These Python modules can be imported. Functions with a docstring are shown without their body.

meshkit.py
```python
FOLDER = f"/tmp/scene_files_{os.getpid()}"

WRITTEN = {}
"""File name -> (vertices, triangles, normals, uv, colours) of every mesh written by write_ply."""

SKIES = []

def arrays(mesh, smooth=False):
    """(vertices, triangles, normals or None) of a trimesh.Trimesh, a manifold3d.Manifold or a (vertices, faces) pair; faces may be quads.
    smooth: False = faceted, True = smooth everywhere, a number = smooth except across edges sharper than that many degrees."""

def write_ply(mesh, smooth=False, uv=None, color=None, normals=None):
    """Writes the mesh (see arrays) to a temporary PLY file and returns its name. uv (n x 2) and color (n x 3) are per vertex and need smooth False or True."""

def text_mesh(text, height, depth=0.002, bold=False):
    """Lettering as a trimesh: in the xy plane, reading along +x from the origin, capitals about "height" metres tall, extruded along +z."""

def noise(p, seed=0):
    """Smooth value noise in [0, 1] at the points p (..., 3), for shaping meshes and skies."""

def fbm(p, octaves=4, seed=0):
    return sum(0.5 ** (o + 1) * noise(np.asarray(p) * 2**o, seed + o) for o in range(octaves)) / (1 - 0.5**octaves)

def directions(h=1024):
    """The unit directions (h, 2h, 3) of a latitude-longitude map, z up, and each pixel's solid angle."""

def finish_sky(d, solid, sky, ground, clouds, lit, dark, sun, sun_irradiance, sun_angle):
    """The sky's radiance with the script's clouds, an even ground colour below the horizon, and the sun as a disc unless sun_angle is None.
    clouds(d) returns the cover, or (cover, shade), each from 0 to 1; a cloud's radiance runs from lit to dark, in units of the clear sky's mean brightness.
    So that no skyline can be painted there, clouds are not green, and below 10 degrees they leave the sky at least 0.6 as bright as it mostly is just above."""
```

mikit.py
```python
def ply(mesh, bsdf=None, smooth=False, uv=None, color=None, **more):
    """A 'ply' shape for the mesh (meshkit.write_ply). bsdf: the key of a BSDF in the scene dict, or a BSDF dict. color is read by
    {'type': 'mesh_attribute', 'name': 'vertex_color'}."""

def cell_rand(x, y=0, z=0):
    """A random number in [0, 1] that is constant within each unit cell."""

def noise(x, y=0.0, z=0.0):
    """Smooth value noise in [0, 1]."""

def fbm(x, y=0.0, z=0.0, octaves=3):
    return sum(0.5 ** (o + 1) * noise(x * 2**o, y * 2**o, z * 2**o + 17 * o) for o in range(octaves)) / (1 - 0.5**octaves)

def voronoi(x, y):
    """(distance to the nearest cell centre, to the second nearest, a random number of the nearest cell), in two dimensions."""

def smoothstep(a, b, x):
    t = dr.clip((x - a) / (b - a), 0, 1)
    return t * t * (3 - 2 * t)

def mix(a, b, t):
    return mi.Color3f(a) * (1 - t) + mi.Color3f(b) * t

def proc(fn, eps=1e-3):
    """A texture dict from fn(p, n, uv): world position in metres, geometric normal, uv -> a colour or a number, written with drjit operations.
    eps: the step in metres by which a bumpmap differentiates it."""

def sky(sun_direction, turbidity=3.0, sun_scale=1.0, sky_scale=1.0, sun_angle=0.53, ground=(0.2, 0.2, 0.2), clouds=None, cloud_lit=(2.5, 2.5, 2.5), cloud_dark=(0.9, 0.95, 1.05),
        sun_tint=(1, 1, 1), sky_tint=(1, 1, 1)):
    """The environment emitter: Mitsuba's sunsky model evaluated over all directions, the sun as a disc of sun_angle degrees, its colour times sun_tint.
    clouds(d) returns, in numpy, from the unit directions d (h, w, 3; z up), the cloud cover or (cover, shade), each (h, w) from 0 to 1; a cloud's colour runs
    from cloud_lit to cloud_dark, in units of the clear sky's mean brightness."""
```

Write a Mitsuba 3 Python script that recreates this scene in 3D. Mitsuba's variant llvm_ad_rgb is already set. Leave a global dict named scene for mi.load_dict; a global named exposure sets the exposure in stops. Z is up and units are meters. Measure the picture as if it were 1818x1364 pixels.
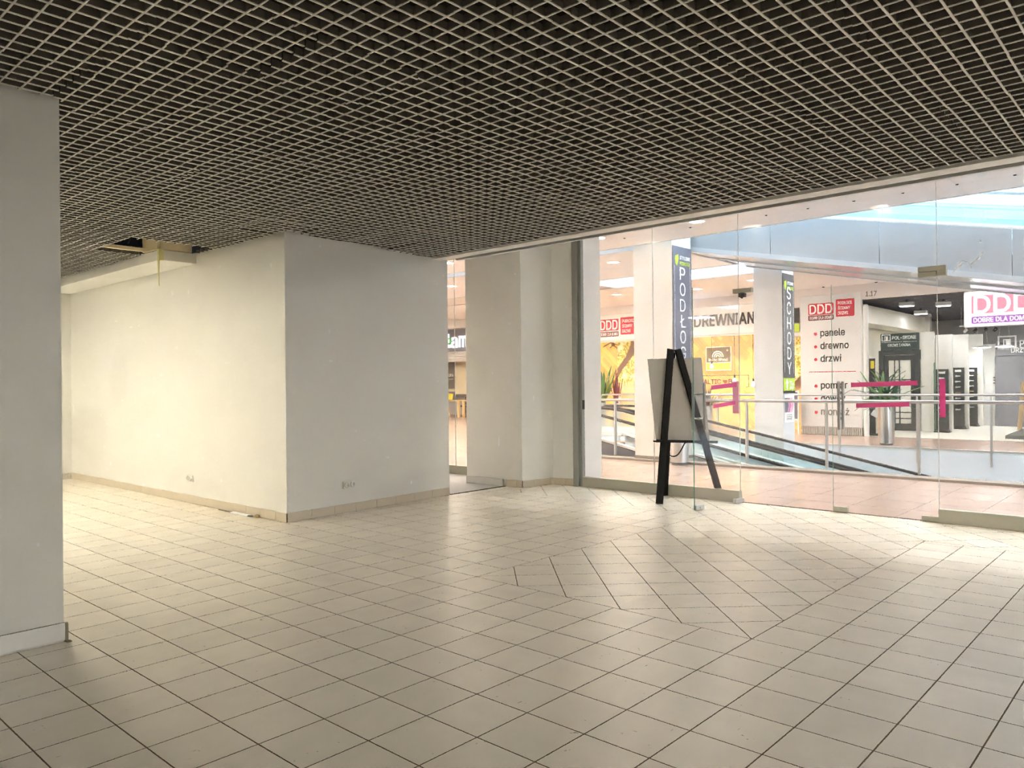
import math, random, numpy as np, trimesh, shapely
import shapely.geometry as sg
import drjit as dr
import mitsuba as mi
import mikit, meshkit
from mikit import proc, noise, fbm, cell_rand, smoothstep, mix
random.seed(7); rng = np.random.default_rng(7)
T = mi.ScalarTransform4f
scene, labels = {}, {}

# ------------------------------------------------------------------ camera, sky, large lights, exposure
EYE = np.array([0.0, 0.0, 1.385])
YAW, PITCH, ROLL, FPX = 2.30895767, 0.00143078, -0.00970252, 1365.42
_f = np.array([math.cos(PITCH) * math.cos(YAW), math.cos(PITCH) * math.sin(YAW), math.sin(PITCH)])
_r = np.array([math.sin(YAW), -math.cos(YAW), 0.0]); _u = np.cross(_r, _f)
R3 = np.array([math.cos(ROLL) * _r + math.sin(ROLL) * _u, -math.sin(ROLL) * _r + math.cos(ROLL) * _u, _f])
scene['camera'] = {'type': 'perspective', 'fov': 2 * math.degrees(math.atan(909 / FPX)), 'fov_axis': 'x', 'near_clip': 0.05, 'far_clip': 500.0,
                   'to_world': T().look_at(origin=EYE.tolist(), target=(EYE + R3[2]).tolist(), up=R3[1].tolist())}
SKY_SCALE, LAMP_MALL, LAMP_SHOP, LAMP_ROOM, FILL_BACK, FILL_FRONT = 48.0, 445.0, 165.0, 43.0, 68.0, 300.0
def clouds(d):
    c = meshkit.fbm(d * 2.5, 4, 3)
    return np.clip((c - 0.25) * 3, 0, 1), np.clip(c, 0, 1) * 0.5
scene['sky'] = mikit.sky((0.3, 0.5, 0.8), turbidity=4, sun_scale=0.0, sky_scale=SKY_SCALE, clouds=clouds, cloud_lit=(1.5, 1.55, 1.6), cloud_dark=(1.0, 1.05, 1.1))
exposure = 0.8

# ------------------------------------------------------------------ helpers
def box(x0, x1, y0, y1, z0, z1):
    m = trimesh.creation.box((abs(x1 - x0), abs(y1 - y0), abs(z1 - z0))); m.apply_translation(((x0 + x1) / 2, (y0 + y1) / 2, (z0 + z1) / 2)); return m
def cbox(x0, x1, y0, y1, z0, z1, c=0.004):
    """a box with chamfered edges"""
    x0, x1 = sorted((x0, x1)); y0, y1 = sorted((y0, y1)); z0, z1 = sorted((z0, z1))
    c = min(c, (x1 - x0) / 2.5, (y1 - y0) / 2.5, (z1 - z0) / 2.5); P = []
    for sx, X in ((1, x0), (-1, x1)):
        for sy, Y in ((1, y0), (-1, y1)):
            for sz, Z in ((1, z0), (-1, z1)):
                P += [(X + sx * c, Y + sy * c, Z), (X + sx * c, Y, Z + sz * c), (X, Y + sy * c, Z + sz * c)]
    return trimesh.convex.convex_hull(np.array(P))
def cyl(p0, p1, r, n=16):
    return trimesh.creation.cylinder(radius=r, segment=[p0, p1], sections=n)
def prism(poly, z0, z1):
    m = trimesh.creation.extrude_polygon(poly if hasattr(poly, 'exterior') else sg.Polygon(poly), z1 - z0, engine='earcut'); m.apply_translation((0, 0, z0)); return m
def lathe(pts, n=32, at=(0, 0, 0)):
    m = trimesh.creation.revolve(np.array(pts), sections=n); m.apply_translation(at); return m
def cat(*ms):
    return trimesh.util.concatenate([m for m in ms])
def sweep(pts, r, n=8):
    """a tube along a polyline"""
    pts = np.asarray(pts, float); ms = []
    t = np.gradient(pts, axis=0); t /= np.linalg.norm(t, axis=1, keepdims=True)
    a = np.cross(t, [0, 0, 1.0]); ln = np.linalg.norm(a, axis=1, keepdims=True); a = np.where(ln < 1e-3, [1.0, 0, 0], a / np.maximum(ln, 1e-9))
    b = np.cross(t, a); ang = np.arange(n) * 2 * np.pi / n
    rr = np.broadcast_to(np.asarray(r, float), (len(pts),))
    v = (pts[:, None] + rr[:, None, None] * (np.cos(ang)[None, :, None] * a[:, None] + np.sin(ang)[None, :, None] * b[:, None])).reshape(-1, 3)
    F = []
    for i in range(len(pts) - 1):
        for k in range(n):
            p, q = i * n + k, i * n + (k + 1) % n
            F += [(p, p + n, q), (q, p + n, q + n)]
    c0, c1 = len(v), len(v) + 1; v = np.vstack([v, pts[0], pts[-1]]); L = (len(pts) - 1) * n
    for k in range(n):
        F += [(c0, k, (k + 1) % n), (c1, L + (k + 1) % n, L + k)]
    m = trimesh.Trimesh(v, F, process=False); return m
def mv(m, M):
    m = m.copy(); m.apply_transform(M); return m
def frame(o, ex, ey, ez):
    M = np.eye(4); M[:3, 0], M[:3, 1], M[:3, 2], M[:3, 3] = ex, ey, ez, o; return M
def num(key):
    if key not in scene and key not in labels and not any(k.startswith(key + '__') for k in scene): return key
    i = 1
    while True:
        k = '%s_%03d' % (key, i)
        if k not in scene and k not in labels: return k
        i += 1
_cnt = {}
def add(key, mesh, mat, parent=None, smooth=False, emit=None, label=None, **more):
    """one entry of the scene; a part is keyed parent__name"""
    key = (parent + '__' + key) if parent else key
    if key in scene or key in labels and parent is None and key in scene:
        i = _cnt.get(key, 0) + 1
        while '%s_%03d' % (key, i) in scene: i += 1
        _cnt[key] = i; key = '%s_%03d' % (key, i)
    d = mikit.ply(mesh, mat, smooth, **more) if not isinstance(mesh, dict) else dict(mesh)
    if emit is not None: d['emitter'] = {'type': 'area', 'radiance': {'type': 'rgb', 'value': list(map(float, emit))}}
    scene[key] = d
    if label: labels[key] = {'label': label}
    return key
def thing(name, label, cat_, group=None):
    k = num(name); labels[k] = {'label': label, 'category': cat_}
    if group: labels[k]['group'] = group
    return k
def tag(k, label, cat_, group=None):
    labels[k] = {'label': label, 'category': cat_}
    if group: labels[k]['group'] = group
    return k
def struct(key, mesh=None, mat=None, parent=None, label=None, **kw):
    if mesh is not None: key = add(key, mesh, mat, parent, **kw)
    labels[key] = {'kind': 'structure'}
    if label: labels[key]['label'] = label
    return key
def stuffpart(key): labels[key] = {'kind': 'stuff'}; return key

FRONT = lambda x, y, z: frame((x, y, z), (1, 0, 0), (0, 0, 1), (0, -1, 0))     # lettering that faces the shop (-Y)
SIDE = lambda x, y, z: frame((x, y, z), (0, 1, 0), (0, 0, 1), (1, 0, 0))       # lettering that faces +X
_txt = {}
def text(s, h, w=None, depth=0.006, bold=True):
    k = (s, bold)
    if k not in _txt: _txt[k] = meshkit.text_mesh(s, 1.0, 1.0, bold)
    m = _txt[k].copy(); b = m.bounds; m.apply_translation((-b[0, 0], 0, 0)); sx = h if w is None else w / (b[1, 0] - b[0, 0])
    m.apply_scale((sx, h, depth)); return m
def rrect(x0, x1, y0, y1, r, d):
    return prism(sg.box(x0 + r, y0 + r, x1 - r, y1 - r).buffer(r, 6), 0, d)

# ------------------------------------------------------------------ materials
def mat(name, c, rough=0.5, metal=0.0, spec=0.5, **kw):
    base = c if isinstance(c, dict) else {'type': 'rgb', 'value': list(c)}
    scene[name] = {'type': 'twosided', 'bsdf': {'type': 'principled', 'base_color': base, 'roughness': rough, 'metallic': metal, 'specular': spec, **kw}}
    return name
def tile_fn(p, n, uv):
    ci = cell_rand(dr.floor((p.x + 2.15) / 0.3), dr.floor((p.y - 2.138) / 0.3), 3)
    cl = fbm(p.x * 3.1 + ci * 40, p.y * 5.3, 0.0, 3); st = fbm(p.x * 11 + p.y * 3, p.y * 2.2 - p.x * 1.3, 5.0, 3)
    v = 0.93 + 0.035 * (ci - 0.5) + 0.13 * (cl - 0.5) + 0.07 * (st - 0.5)
    sp = smoothstep(0.80, 0.84, noise(p.x * 17, p.y * 17, 2.0)) * smoothstep(0.90, 0.95, noise(p.x * 61, p.y * 61, 4.0))
    return mi.Color3f(0.70 * v, 0.64 * v, 0.54 * v) * (1 - 0.5 * sp)
mat('tile', proc(tile_fn), 0.33, spec=0.42)
mat('tile_skirt', (0.60, 0.53, 0.42), 0.4)
def grout_fn(p, n, uv):
    v = 0.7 + 0.6 * fbm(p.x * 6, p.y * 6, 1.0, 2); return mi.Color3f(0.085 * v, 0.060 * v, 0.038 * v)
mat('grout', proc(grout_fn), 0.9, spec=0.1)
def wall_fn(p, n, uv):
    v = 1.0 - 0.035 * fbm((p.x + p.y) * 2.3, p.z * 1.7, 1.0, 3) - 0.05 * smoothstep(0.60, 0.8, noise((p.x - p.y) * 1.1, p.z * 1.3, 9.0))
    chip = smoothstep(0.965, 0.975, noise((p.x + p.y) * 9, p.z * 9, 3.0))
    return mi.Color3f(0.80, 0.795, 0.755) * v * (1 - chip) + mi.Color3f(0.88) * chip
mat('wall', proc(wall_fn), 0.75, spec=0.25)
mat('plain_white', (0.82, 0.82, 0.80), 0.6, spec=0.3)
mat('gloss_white', (0.85, 0.85, 0.83), 0.25)
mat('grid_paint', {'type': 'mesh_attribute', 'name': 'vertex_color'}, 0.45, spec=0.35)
mat('plenum', (0.012, 0.011, 0.010), 0.9, spec=0.05)
mat('trim_white', (0.80, 0.78, 0.74), 0.4)
mat('rail_olive', (0.40, 0.39, 0.32), 0.45, metal=0.35)
mat('rail_dark', (0.26, 0.27, 0.25), 0.4, metal=0.5)
mat('steel', (0.72, 0.71, 0.69), 0.16, metal=1.0)
mat('steel_soft', (0.62, 0.62, 0.60), 0.38, metal=0.9)
mat('black', (0.012, 0.012, 0.012), 0.45)
mat('black_wood', (0.004, 0.004, 0.0035), 0.6, spec=0.08)
mat('handle_steel', (0.30, 0.30, 0.30), 0.2, metal=1.0)
mat('slat_grey', (0.10, 0.10, 0.115), 0.5)
mat('rubber', (0.018, 0.018, 0.018), 0.35)
mat('board_back', (0.34, 0.325, 0.28), 0.7)
mat('paper', (0.86, 0.86, 0.84), 0.7)
mat('plug', (0.82, 0.81, 0.76), 0.35)
mat('plug_dark', (0.16, 0.14, 0.10), 0.5)
mat('pink_tape', (0.78, 0.06, 0.28), 0.5)
mat('pink_tape_pale', (0.86, 0.30, 0.50), 0.5)
mat('beige', (0.70, 0.62, 0.46), 0.7)
mat('yellow_strip', (0.72, 0.68, 0.34), 0.6)
mat('brown', (0.30, 0.20, 0.08), 0.7)
mat('mall_white', (0.75, 0.72, 0.695), 0.5)
mat('mall_cream', (0.74, 0.72, 0.67), 0.5)
mat('mall_blue', (0.70, 0.74, 0.77), 0.35)
mat('ceiling_panel', (0.90, 0.875, 0.86), 0.5)
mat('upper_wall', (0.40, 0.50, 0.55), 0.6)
mat('basalt', (0.085, 0.07, 0.06), 0.5)
mat('band_blue', (0.36, 0.385, 0.41), 0.35)
mat('mall_grey', (0.68, 0.69, 0.695), 0.5)
mat('taupe', (0.25, 0.21, 0.175), 0.5)
mat('slate', (0.10, 0.105, 0.105), 0.5)
def pink_fn(p, n, uv):
    ci = cell_rand(dr.floor(p.x / 0.6), dr.floor(p.y / 0.6), 1); v = 0.96 + 0.07 * (ci - 0.5) + 0.07 * (fbm(p.x * 5, p.y * 5, 1.0, 3) - 0.5)
    return mi.Color3f(0.335 * v, 0.240 * v, 0.203 * v)
mat('pink_tile', proc(pink_fn), 0.22, spec=0.5)
mat('pink_joint', (0.16, 0.11, 0.09), 0.7)
mat('carpet', (0.58, 0.58, 0.53), 0.95, spec=0.05)
mat('banner_grey', (0.15, 0.153, 0.195), 0.3)
mat('banner_grey2', (0.11, 0.10, 0.10), 0.4)
mat('letter_white', (0.90, 0.90, 0.90), 0.5)
mat('letter_black', (0.02, 0.02, 0.02), 0.5)
mat('letter_grey', (0.16, 0.15, 0.14), 0.5)
mat('lime', (0.50, 0.66, 0.06), 0.5)
mat('green_dark', (0.02, 0.16, 0.05), 0.5)
mat('red', (0.52, 0.03, 0.055), 0.45)
mat('maroon', (0.13, 0.02, 0.02), 0.45)
mat('yellow', (0.90, 0.72, 0.05), 0.5)
mat('dark_teal', (0.02, 0.03, 0.03), 0.45, spec=0.3)
mat('anthracite', (0.022, 0.024, 0.025), 0.5, spec=0.3)
mat('grey_panel', (0.16, 0.16, 0.18), 0.5)
mat('leaf_green', (0.10, 0.20, 0.05), 0.45)
mat('leaf_yellow', (0.42, 0.45, 0.12), 0.45)
mat('leaf_dark', (0.035, 0.085, 0.05), 0.4)
mat('leaf_grey', (0.16, 0.26, 0.20), 0.5)
mat('leaf_red', (0.16, 0.03, 0.03), 0.45)
mat('soil', (0.05, 0.035, 0.02), 0.9)
def wood_fn(p, n, uv):
    a = (p.x * 0.72 + p.z * 0.69); b = (p.z * 0.72 - p.x * 0.69); pl = dr.floor(a / 0.14); rr = cell_rand(pl, dr.floor(b / 0.9 + cell_rand(pl, 5) * 3), 2)
    g = fbm(a * 30, b * 2.0 + rr * 9, 1.0, 3)
    v = 0.78 + 0.35 * (rr - 0.5) + 0.35 * (g - 0.5)
    return mi.Color3f(0.80 * v, 0.50 * v, 0.17 * v)
mat('wood_wall', proc(wood_fn), 0.5)
def desk_fn(p, n, uv):
    pl = dr.floor(p.x / 0.12); rr = cell_rand(pl, 1, 2); g = fbm(p.x * 34 + rr * 7, p.z * 2.6 + rr * 11, 1.0, 4)
    v = 0.6 + 0.6 * (rr - 0.5) + 1.0 * (g - 0.4)
    return mi.Color3f(0.34 * v, 0.21 * v, 0.12 * v)
mat('desk_wood', proc(desk_fn), 0.6)
def tree_fn(p, n, uv):
    f1 = fbm(p.x * 5, p.z * 5, 1.0, 4); f2 = fbm(p.x * 22, p.z * 22, 7.0, 3)
    leaf = mix((0.95, 0.80, 0.28), (0.42, 0.36, 0.03), smoothstep(0.40, 0.62, f2)); leaf = mix(leaf, (1.0, 0.97, 0.72), smoothstep(0.54, 0.7, f1))
    w = p.x + 0.55 * dr.sin(p.z * 1.7) + 0.15 * f1; k = dr.abs(w - dr.round(w / 1.6) * 1.6)
    trunk = smoothstep(0.16, 0.10, k) * smoothstep(1.0, 1.35, p.z)
    g = mix(leaf, (0.88, 0.60, 0.33), smoothstep(1.55, 1.35, p.z + 0.2 * f1))
    return mix(g, (0.17, 0.09, 0.05), trunk)
mat('tree_print', proc(tree_fn), 0.4)
mat('oak', (0.78, 0.58, 0.28), 0.5)
mat('oak_pale', (0.86, 0.76, 0.55), 0.5)
mat('chair_brown', (0.10, 0.05, 0.04), 0.6)
mat('upholstery', (0.62, 0.58, 0.58), 0.8)
mat('cardboard', (0.52, 0.38, 0.22), 0.8)
mat('store_beige', (0.68, 0.63, 0.53), 0.7)
mat('store_white', (0.86, 0.85, 0.78), 0.5)
mat('store_ceiling', (0.035, 0.037, 0.045), 0.6)
mat('grey_wall', (0.42, 0.41, 0.41), 0.7)
mat('purple', (0.42, 0.05, 0.55), 0.5)
mat('rose', (0.95, 0.25, 0.38), 0.5)
mat('lamp_body', (0.75, 0.75, 0.73), 0.4)
scene['pane'] = {'type': 'thindielectric', 'int_ior': 1.5}
scene['pane_green'] = {'type': 'thindielectric', 'int_ior': 1.5, 'specular_transmittance': {'type': 'rgb', 'value': [0.86, 0.95, 0.96]}}
scene['pane_cyan'] = {'type': 'thindielectric', 'int_ior': 1.5, 'specular_transmittance': {'type': 'rgb', 'value': [0.76, 0.92, 0.96]}}
mat('glass_edge', (0.10, 0.28, 0.22), 0.2)
mat('rail_blue', (0.42, 0.50, 0.54), 0.4)
mat('silicone', (0.72, 0.72, 0.70), 0.4)

# ------------------------------------------------------------------ shop unit: floor
ZC = 2.97                                                     # underside of the grid ceiling
BLOCK = [(-13.09, 4.226), (-7.01, 4.265), (-7.17, 6.68), (-13.09, 6.68)]
PIER = [(-7.87, 7.68), (-6.875, 7.745), (-6.79, 8.30), (-6.43, 8.345), (-6.43, 8.95), (-7.87, 8.95)]
COLUMN = [(-6.2, -4.0), (-4.672, -4.0), (-4.672, 1.46), (-6.2, 1.46)]
X0, X1, Y0, Y1 = -13.09, 4.2, -4.0, 8.37
room = sg.box(X0, Y0, X1, Y1) - sg.Polygon(BLOCK) - sg.Polygon(PIER) - sg.Polygon(COLUMN) - sg.box(X0, 6.6, -7.15, Y1)
GX, GY, TS = -2.150, 2.1384, 0.30
dia = sg.Polygon([(-3.95, 3.938), (-1.85, 3.938), (-1.85, 7.33), (X1, 7.33), (X1, Y1), (-6.8, Y1), (-6.8, 7.40), (-3.95, 7.33)])
struct('floor', prism(sg.box(X0, Y0, X1, Y1 + 0.05), -0.06, -0.0004), 'grout', label='cream ceramic tile floor of the empty shop with brown joints')
tiles = []
def put_tile(poly):
    if poly.is_empty: return
    for g in getattr(poly, 'geoms', [poly]):
        if g.area < 0.0012: continue
        tiles.append(g)
J = 0.0031
main = room - dia
for i in range(int((X0 - GX) / TS) - 2, int((X1 - GX) / TS) + 2):
    for j in range(int((Y0 - GY) / TS) - 2, int((Y1 - GY) / TS) + 2):
        q = sg.box(GX + i * TS + J, GY + j * TS + J, GX + (i + 1) * TS - J, GY + (j + 1) * TS - J)
        if q.intersects(main): put_tile(q.intersection(main.buffer(-J)))
s2 = math.sqrt(0.5); dd = (dia & room).buffer(-J)
for a in range(-40, 40):
    for b in range(-40, 40):
        def P(u, v): return (-1.85 + s2 * (u - v), 3.938 + s2 * (u + v))
        q = sg.Polygon([P(a * TS + J, b * TS + J), P((a + 1) * TS - J, b * TS + J), P((a + 1) * TS - J, (b + 1) * TS - J), P(a * TS + J, (b + 1) * TS - J)])
        if q.intersects(dd): put_tile(q.intersection(dd))
def seen_area(g, z=0.0):
    p = np.array([(x, y, z) for x, y in g.exterior.coords]); d = (p - EYE) @ R3.T
    if (d[:, 2] < 0.3).any(): return 0.0
    x, y = 909 + FPX * d[:, 0] / d[:, 2], 682 - FPX * d[:, 1] / d[:, 2]
    pl = sg.Polygon(list(zip(x, y)))
    return pl.intersection(sg.box(0, 0, 1818, 1364)).area if pl.is_valid else 0.0
tiles.sort(key=lambda g: -seen_area(g))
def tile_mesh(g, thick=0.008):
    m = prism(g, -thick, 0.0)
    m.apply_translation((0, 0, rng.uniform(-0.0001, 0.0001))); return m
for g in tiles[:298]: add('tile', tile_mesh(g), 'tile', 'floor')
stuffpart(add('tile_field', cat(*[tile_mesh(g) for g in tiles[298:]]), 'tile', 'floor', label='more distant tiles of the floor'))

# ------------------------------------------------------------------ shop unit: walls, skirting
struct('wall_left', prism(BLOCK, 0, 3.0), 'wall', label='white painted wall block with a sharp corner')
struct('wall_back', box(-13.5, -13.09, Y0, 6.7, 0, 3.7), 'wall')
struct('wall_pier', prism(PIER, 0, 3.88), 'wall', label='narrow white wall pier beside the steel door post')
struct('wall_near', prism(COLUMN, 0, 3.0), 'wall', label='large white column at the left edge of the view')
struct('wall_behind', box(X0, X1 + 0.2, Y0 - 0.2, Y0, 0, 3.7), 'wall')
struct('wall_right', box(X1, X1 + 0.2, Y0, Y1, 0, 3.7), 'wall')
struct('wall_alcove', box(-10.6, -10.4, 6.68, 8.95, 0, 3.88), 'wall')
def skirting(key, pts, h, th, offs=0.0, lab=None):
    """a row of skirting tiles along pts (in the floor plane, wall on the left of the way)"""
    struct(key)
    del labels[key]; first = True
    ms = []
    for (ax, ay), (bx, by) in zip(pts[:-1], pts[1:]):
        L = math.hypot(bx - ax, by - ay); dx, dy = (bx - ax) / L, (by - ay) / L; s = -offs if offs else 0.0
        cuts = [0.0]; p = 0.30 - offs
        while p < L - 0.03: cuts.append(p); p += 0.30
        cuts.append(L)
        for a, b in zip(cuts[:-1], cuts[1:]):
            m = cbox(a + 0.0015, b - 0.0015, 0, th + rng.uniform(-0.001, 0.001), 0.001, h + rng.uniform(-0.002, 0.002), 0.002)
            ms.append(mv(m, frame((ax, ay, 0), (dx, dy, 0), (dy, -dx, 0), (0, 0, 1))))
    # mortar bed behind the tiles
    bed = []
    for (ax, ay), (bx, by) in zip(pts[:-1], pts[1:]):
        L = math.hypot(bx - ax, by - ay); dx, dy = (bx - ax) / L, (by - ay) / L
        bed.append(mv(box(0, L, 0, th * 0.6, 0, h - 0.004), frame((ax, ay, 0), (dx, dy, 0), (dy, -dx, 0), (0, 0, 1))))
    k = struct(key, cat(*bed), 'grout', label=lab)
    for m in ms: add('skirting_tile', m, 'tile_skirt', k)
    return k
skirting('baseboard_left', [(-13.09, 4.226), (-7.01, 4.265)], 0.095, 0.011, 0.12, 'beige skirting tiles along the lit white wall')
skirting('baseboard_block', [(-7.01, 4.265), (-7.17, 6.68)], 0.095, 0.011, 0.0, 'beige skirting tiles on the short side of the wall block')
skirting('baseboard_pier', [(-7.16, 7.727), (-6.875, 7.745), (-6.79, 8.30), (-6.43, 8.345)], 0.095, 0.011, 0.1, 'beige skirting tiles around the wall pier')
skirting('baseboard_back', [(-13.09, 3.0), (-13.09, 4.226)], 0.095, -0.011, 0.1)
struct('baseboard_near', cbox(-4.674, -4.655, -4.0, 1.462, 0.012, 0.105, 0.002), 'plain_white', label='white skirting board on the near column')
add('top_gap', box(-4.672, -4.6665, -4.0, 1.462, 0.105, 0.1075), 'plug_dark', 'baseboard_near')
add('end_cap', cat(box(-4.674, -4.655, 1.4625, 1.478, 0.0, 0.105), cbox(-4.665, -4.635, 1.462, 1.49, 0.0, 0.008, 0.002)), 'plug_dark', 'baseboard_near', label='dark raw end of the skirting board')
struct('baseboard_metal', cbox(-7.87, -7.17, 7.66, 7.70, 0.004, 0.10, 0.002), 'steel_soft', label='brushed metal skirting strip on the pier')
struct('trim_2', mv(box(0, 1.02, -0.012, 0.012, -0.002, 0.006), frame((-7.17, 6.69, 0), (0.0, 1, 0), (-1, 0, 0), (0, 0, 1))), 'black', label='dark threshold strip at the side passage')

# ------------------------------------------------------------------ shop unit: open cell ceiling
struct('ceiling', box(X0, X1 + .2, Y0 - .2, 6.9, 3.62, 3.70), 'plenum', label='dark ceiling void above the open cell grid')
hole = sg.box(-9.35, 3.28, -8.42, 4.2)
blk = sg.Polygon(BLOCK).buffer(0.01); col = sg.Polygon(COLUMN).buffer(0.01)
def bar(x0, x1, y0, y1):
    """grid bar; its shaded sides and floor-lit lower edge are painted as two tones"""
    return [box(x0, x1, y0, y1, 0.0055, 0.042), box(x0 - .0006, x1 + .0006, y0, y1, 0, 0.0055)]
W = 0.0086; n = 0
GRID_SHADE, GRID_LIT = (0.055, 0.05, 0.043), (0.90, 0.865, 0.79)  # shade on the sides and light on the underside, put into vertex colours
panels = []
for a in range(-17, 9):
    for b in range(-3, 9):
        x, y = -3.52 + a * 0.6 - 0.05, 1.465 + b * 0.6 - 0.05
        if y > 6.40 or x > 2.2: continue
        cell = sg.box(x, y, x + 0.6, min(y + 0.6, 6.375))
        ok = cell - blk - col - hole - sg.box(-20, 3.81, -8.85, 4.3)
        if ok.area < 0.01: continue
        panels.append((x, y, ok.buffer(-0.0006)))
def panel_mesh(x, y, ok):
    ms = []
    for k in range(6):
        for ln, vert in ((sg.LineString([(x + 0.05 + k * 0.1, y + 0.0005), (x + 0.05 + k * 0.1, y + 0.5995)]), True), (sg.LineString([(x + 0.0005, y + 0.05 + k * 0.1), (x + 0.5995, y + 0.05 + k * 0.1)]), False)):
            c = ln.intersection(ok)
            for g in getattr(c, 'geoms', [c]):
                if g.is_empty or g.length < 0.02: continue
                (ax, ay), (bx, by) = g.coords[0], g.coords[-1]
                w = W if vert else W * 0.8
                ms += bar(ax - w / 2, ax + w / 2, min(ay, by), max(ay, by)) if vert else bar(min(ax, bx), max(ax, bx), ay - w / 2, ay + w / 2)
    if not ms: return None
    c = np.concatenate([np.tile((GRID_SHADE, GRID_LIT)[k % 2], (len(q_.vertices), 1)) for k, q_ in enumerate(ms)])
    m = cat(*ms); m.apply_translation((-x - 0.3, -y - 0.3, 0))
    R = trimesh.transformations.euler_matrix(rng.normal(0, 0.0030), rng.normal(0, 0.0030), rng.normal(0, 0.0012))
    m.apply_transform(R); m.apply_translation((x + 0.3 + rng.normal(0, 0.0015), y + 0.3 + rng.normal(0, 0.0015), ZC + rng.normal(0, 0.0025))); return m, c
panels.sort(key=lambda p: (p[0] + 3) ** 2 + (p[1] - 3) ** 2)
rest = []
for q in panels:
    m = panel_mesh(*q)
    if m is None: continue
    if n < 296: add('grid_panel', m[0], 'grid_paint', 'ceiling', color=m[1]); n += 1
    else: rest.append(m)
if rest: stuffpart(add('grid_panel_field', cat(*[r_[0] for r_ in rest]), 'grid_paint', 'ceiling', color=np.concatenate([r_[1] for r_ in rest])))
struct('trim_1', cbox(-7.3, X1, 6.405, 6.575, ZC - 0.012, ZC + 0.02, 0.003), 'trim_white', label='white edge profile where the grid ceiling ends')
FRONT_FILLS = [(-6.1, 7.0), (-4.5, 7.0), (-2.9, 7.0), (-1.3, 7.0), (0.3, 7.0), (1.9, 7.0)]
_fc = sg.box(-10.6, 6.9, X1 + .2, 8.33)
for x, y in FRONT_FILLS: _fc = _fc - sg.Point(x, y).buffer(0.125, 12)
struct('ceiling_front', cat(prism(_fc, 3.47, 3.66), box(-10.6, X1 + .2, 6.9, 8.33, 3.66, 3.88)), 'plain_white', label='plain ceiling strip behind the glass front')
struct('ceiling_front_riser', box(-7.2, X1 + .2, 6.86, 6.9, 3.0, 3.65), 'plain_white')
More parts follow.
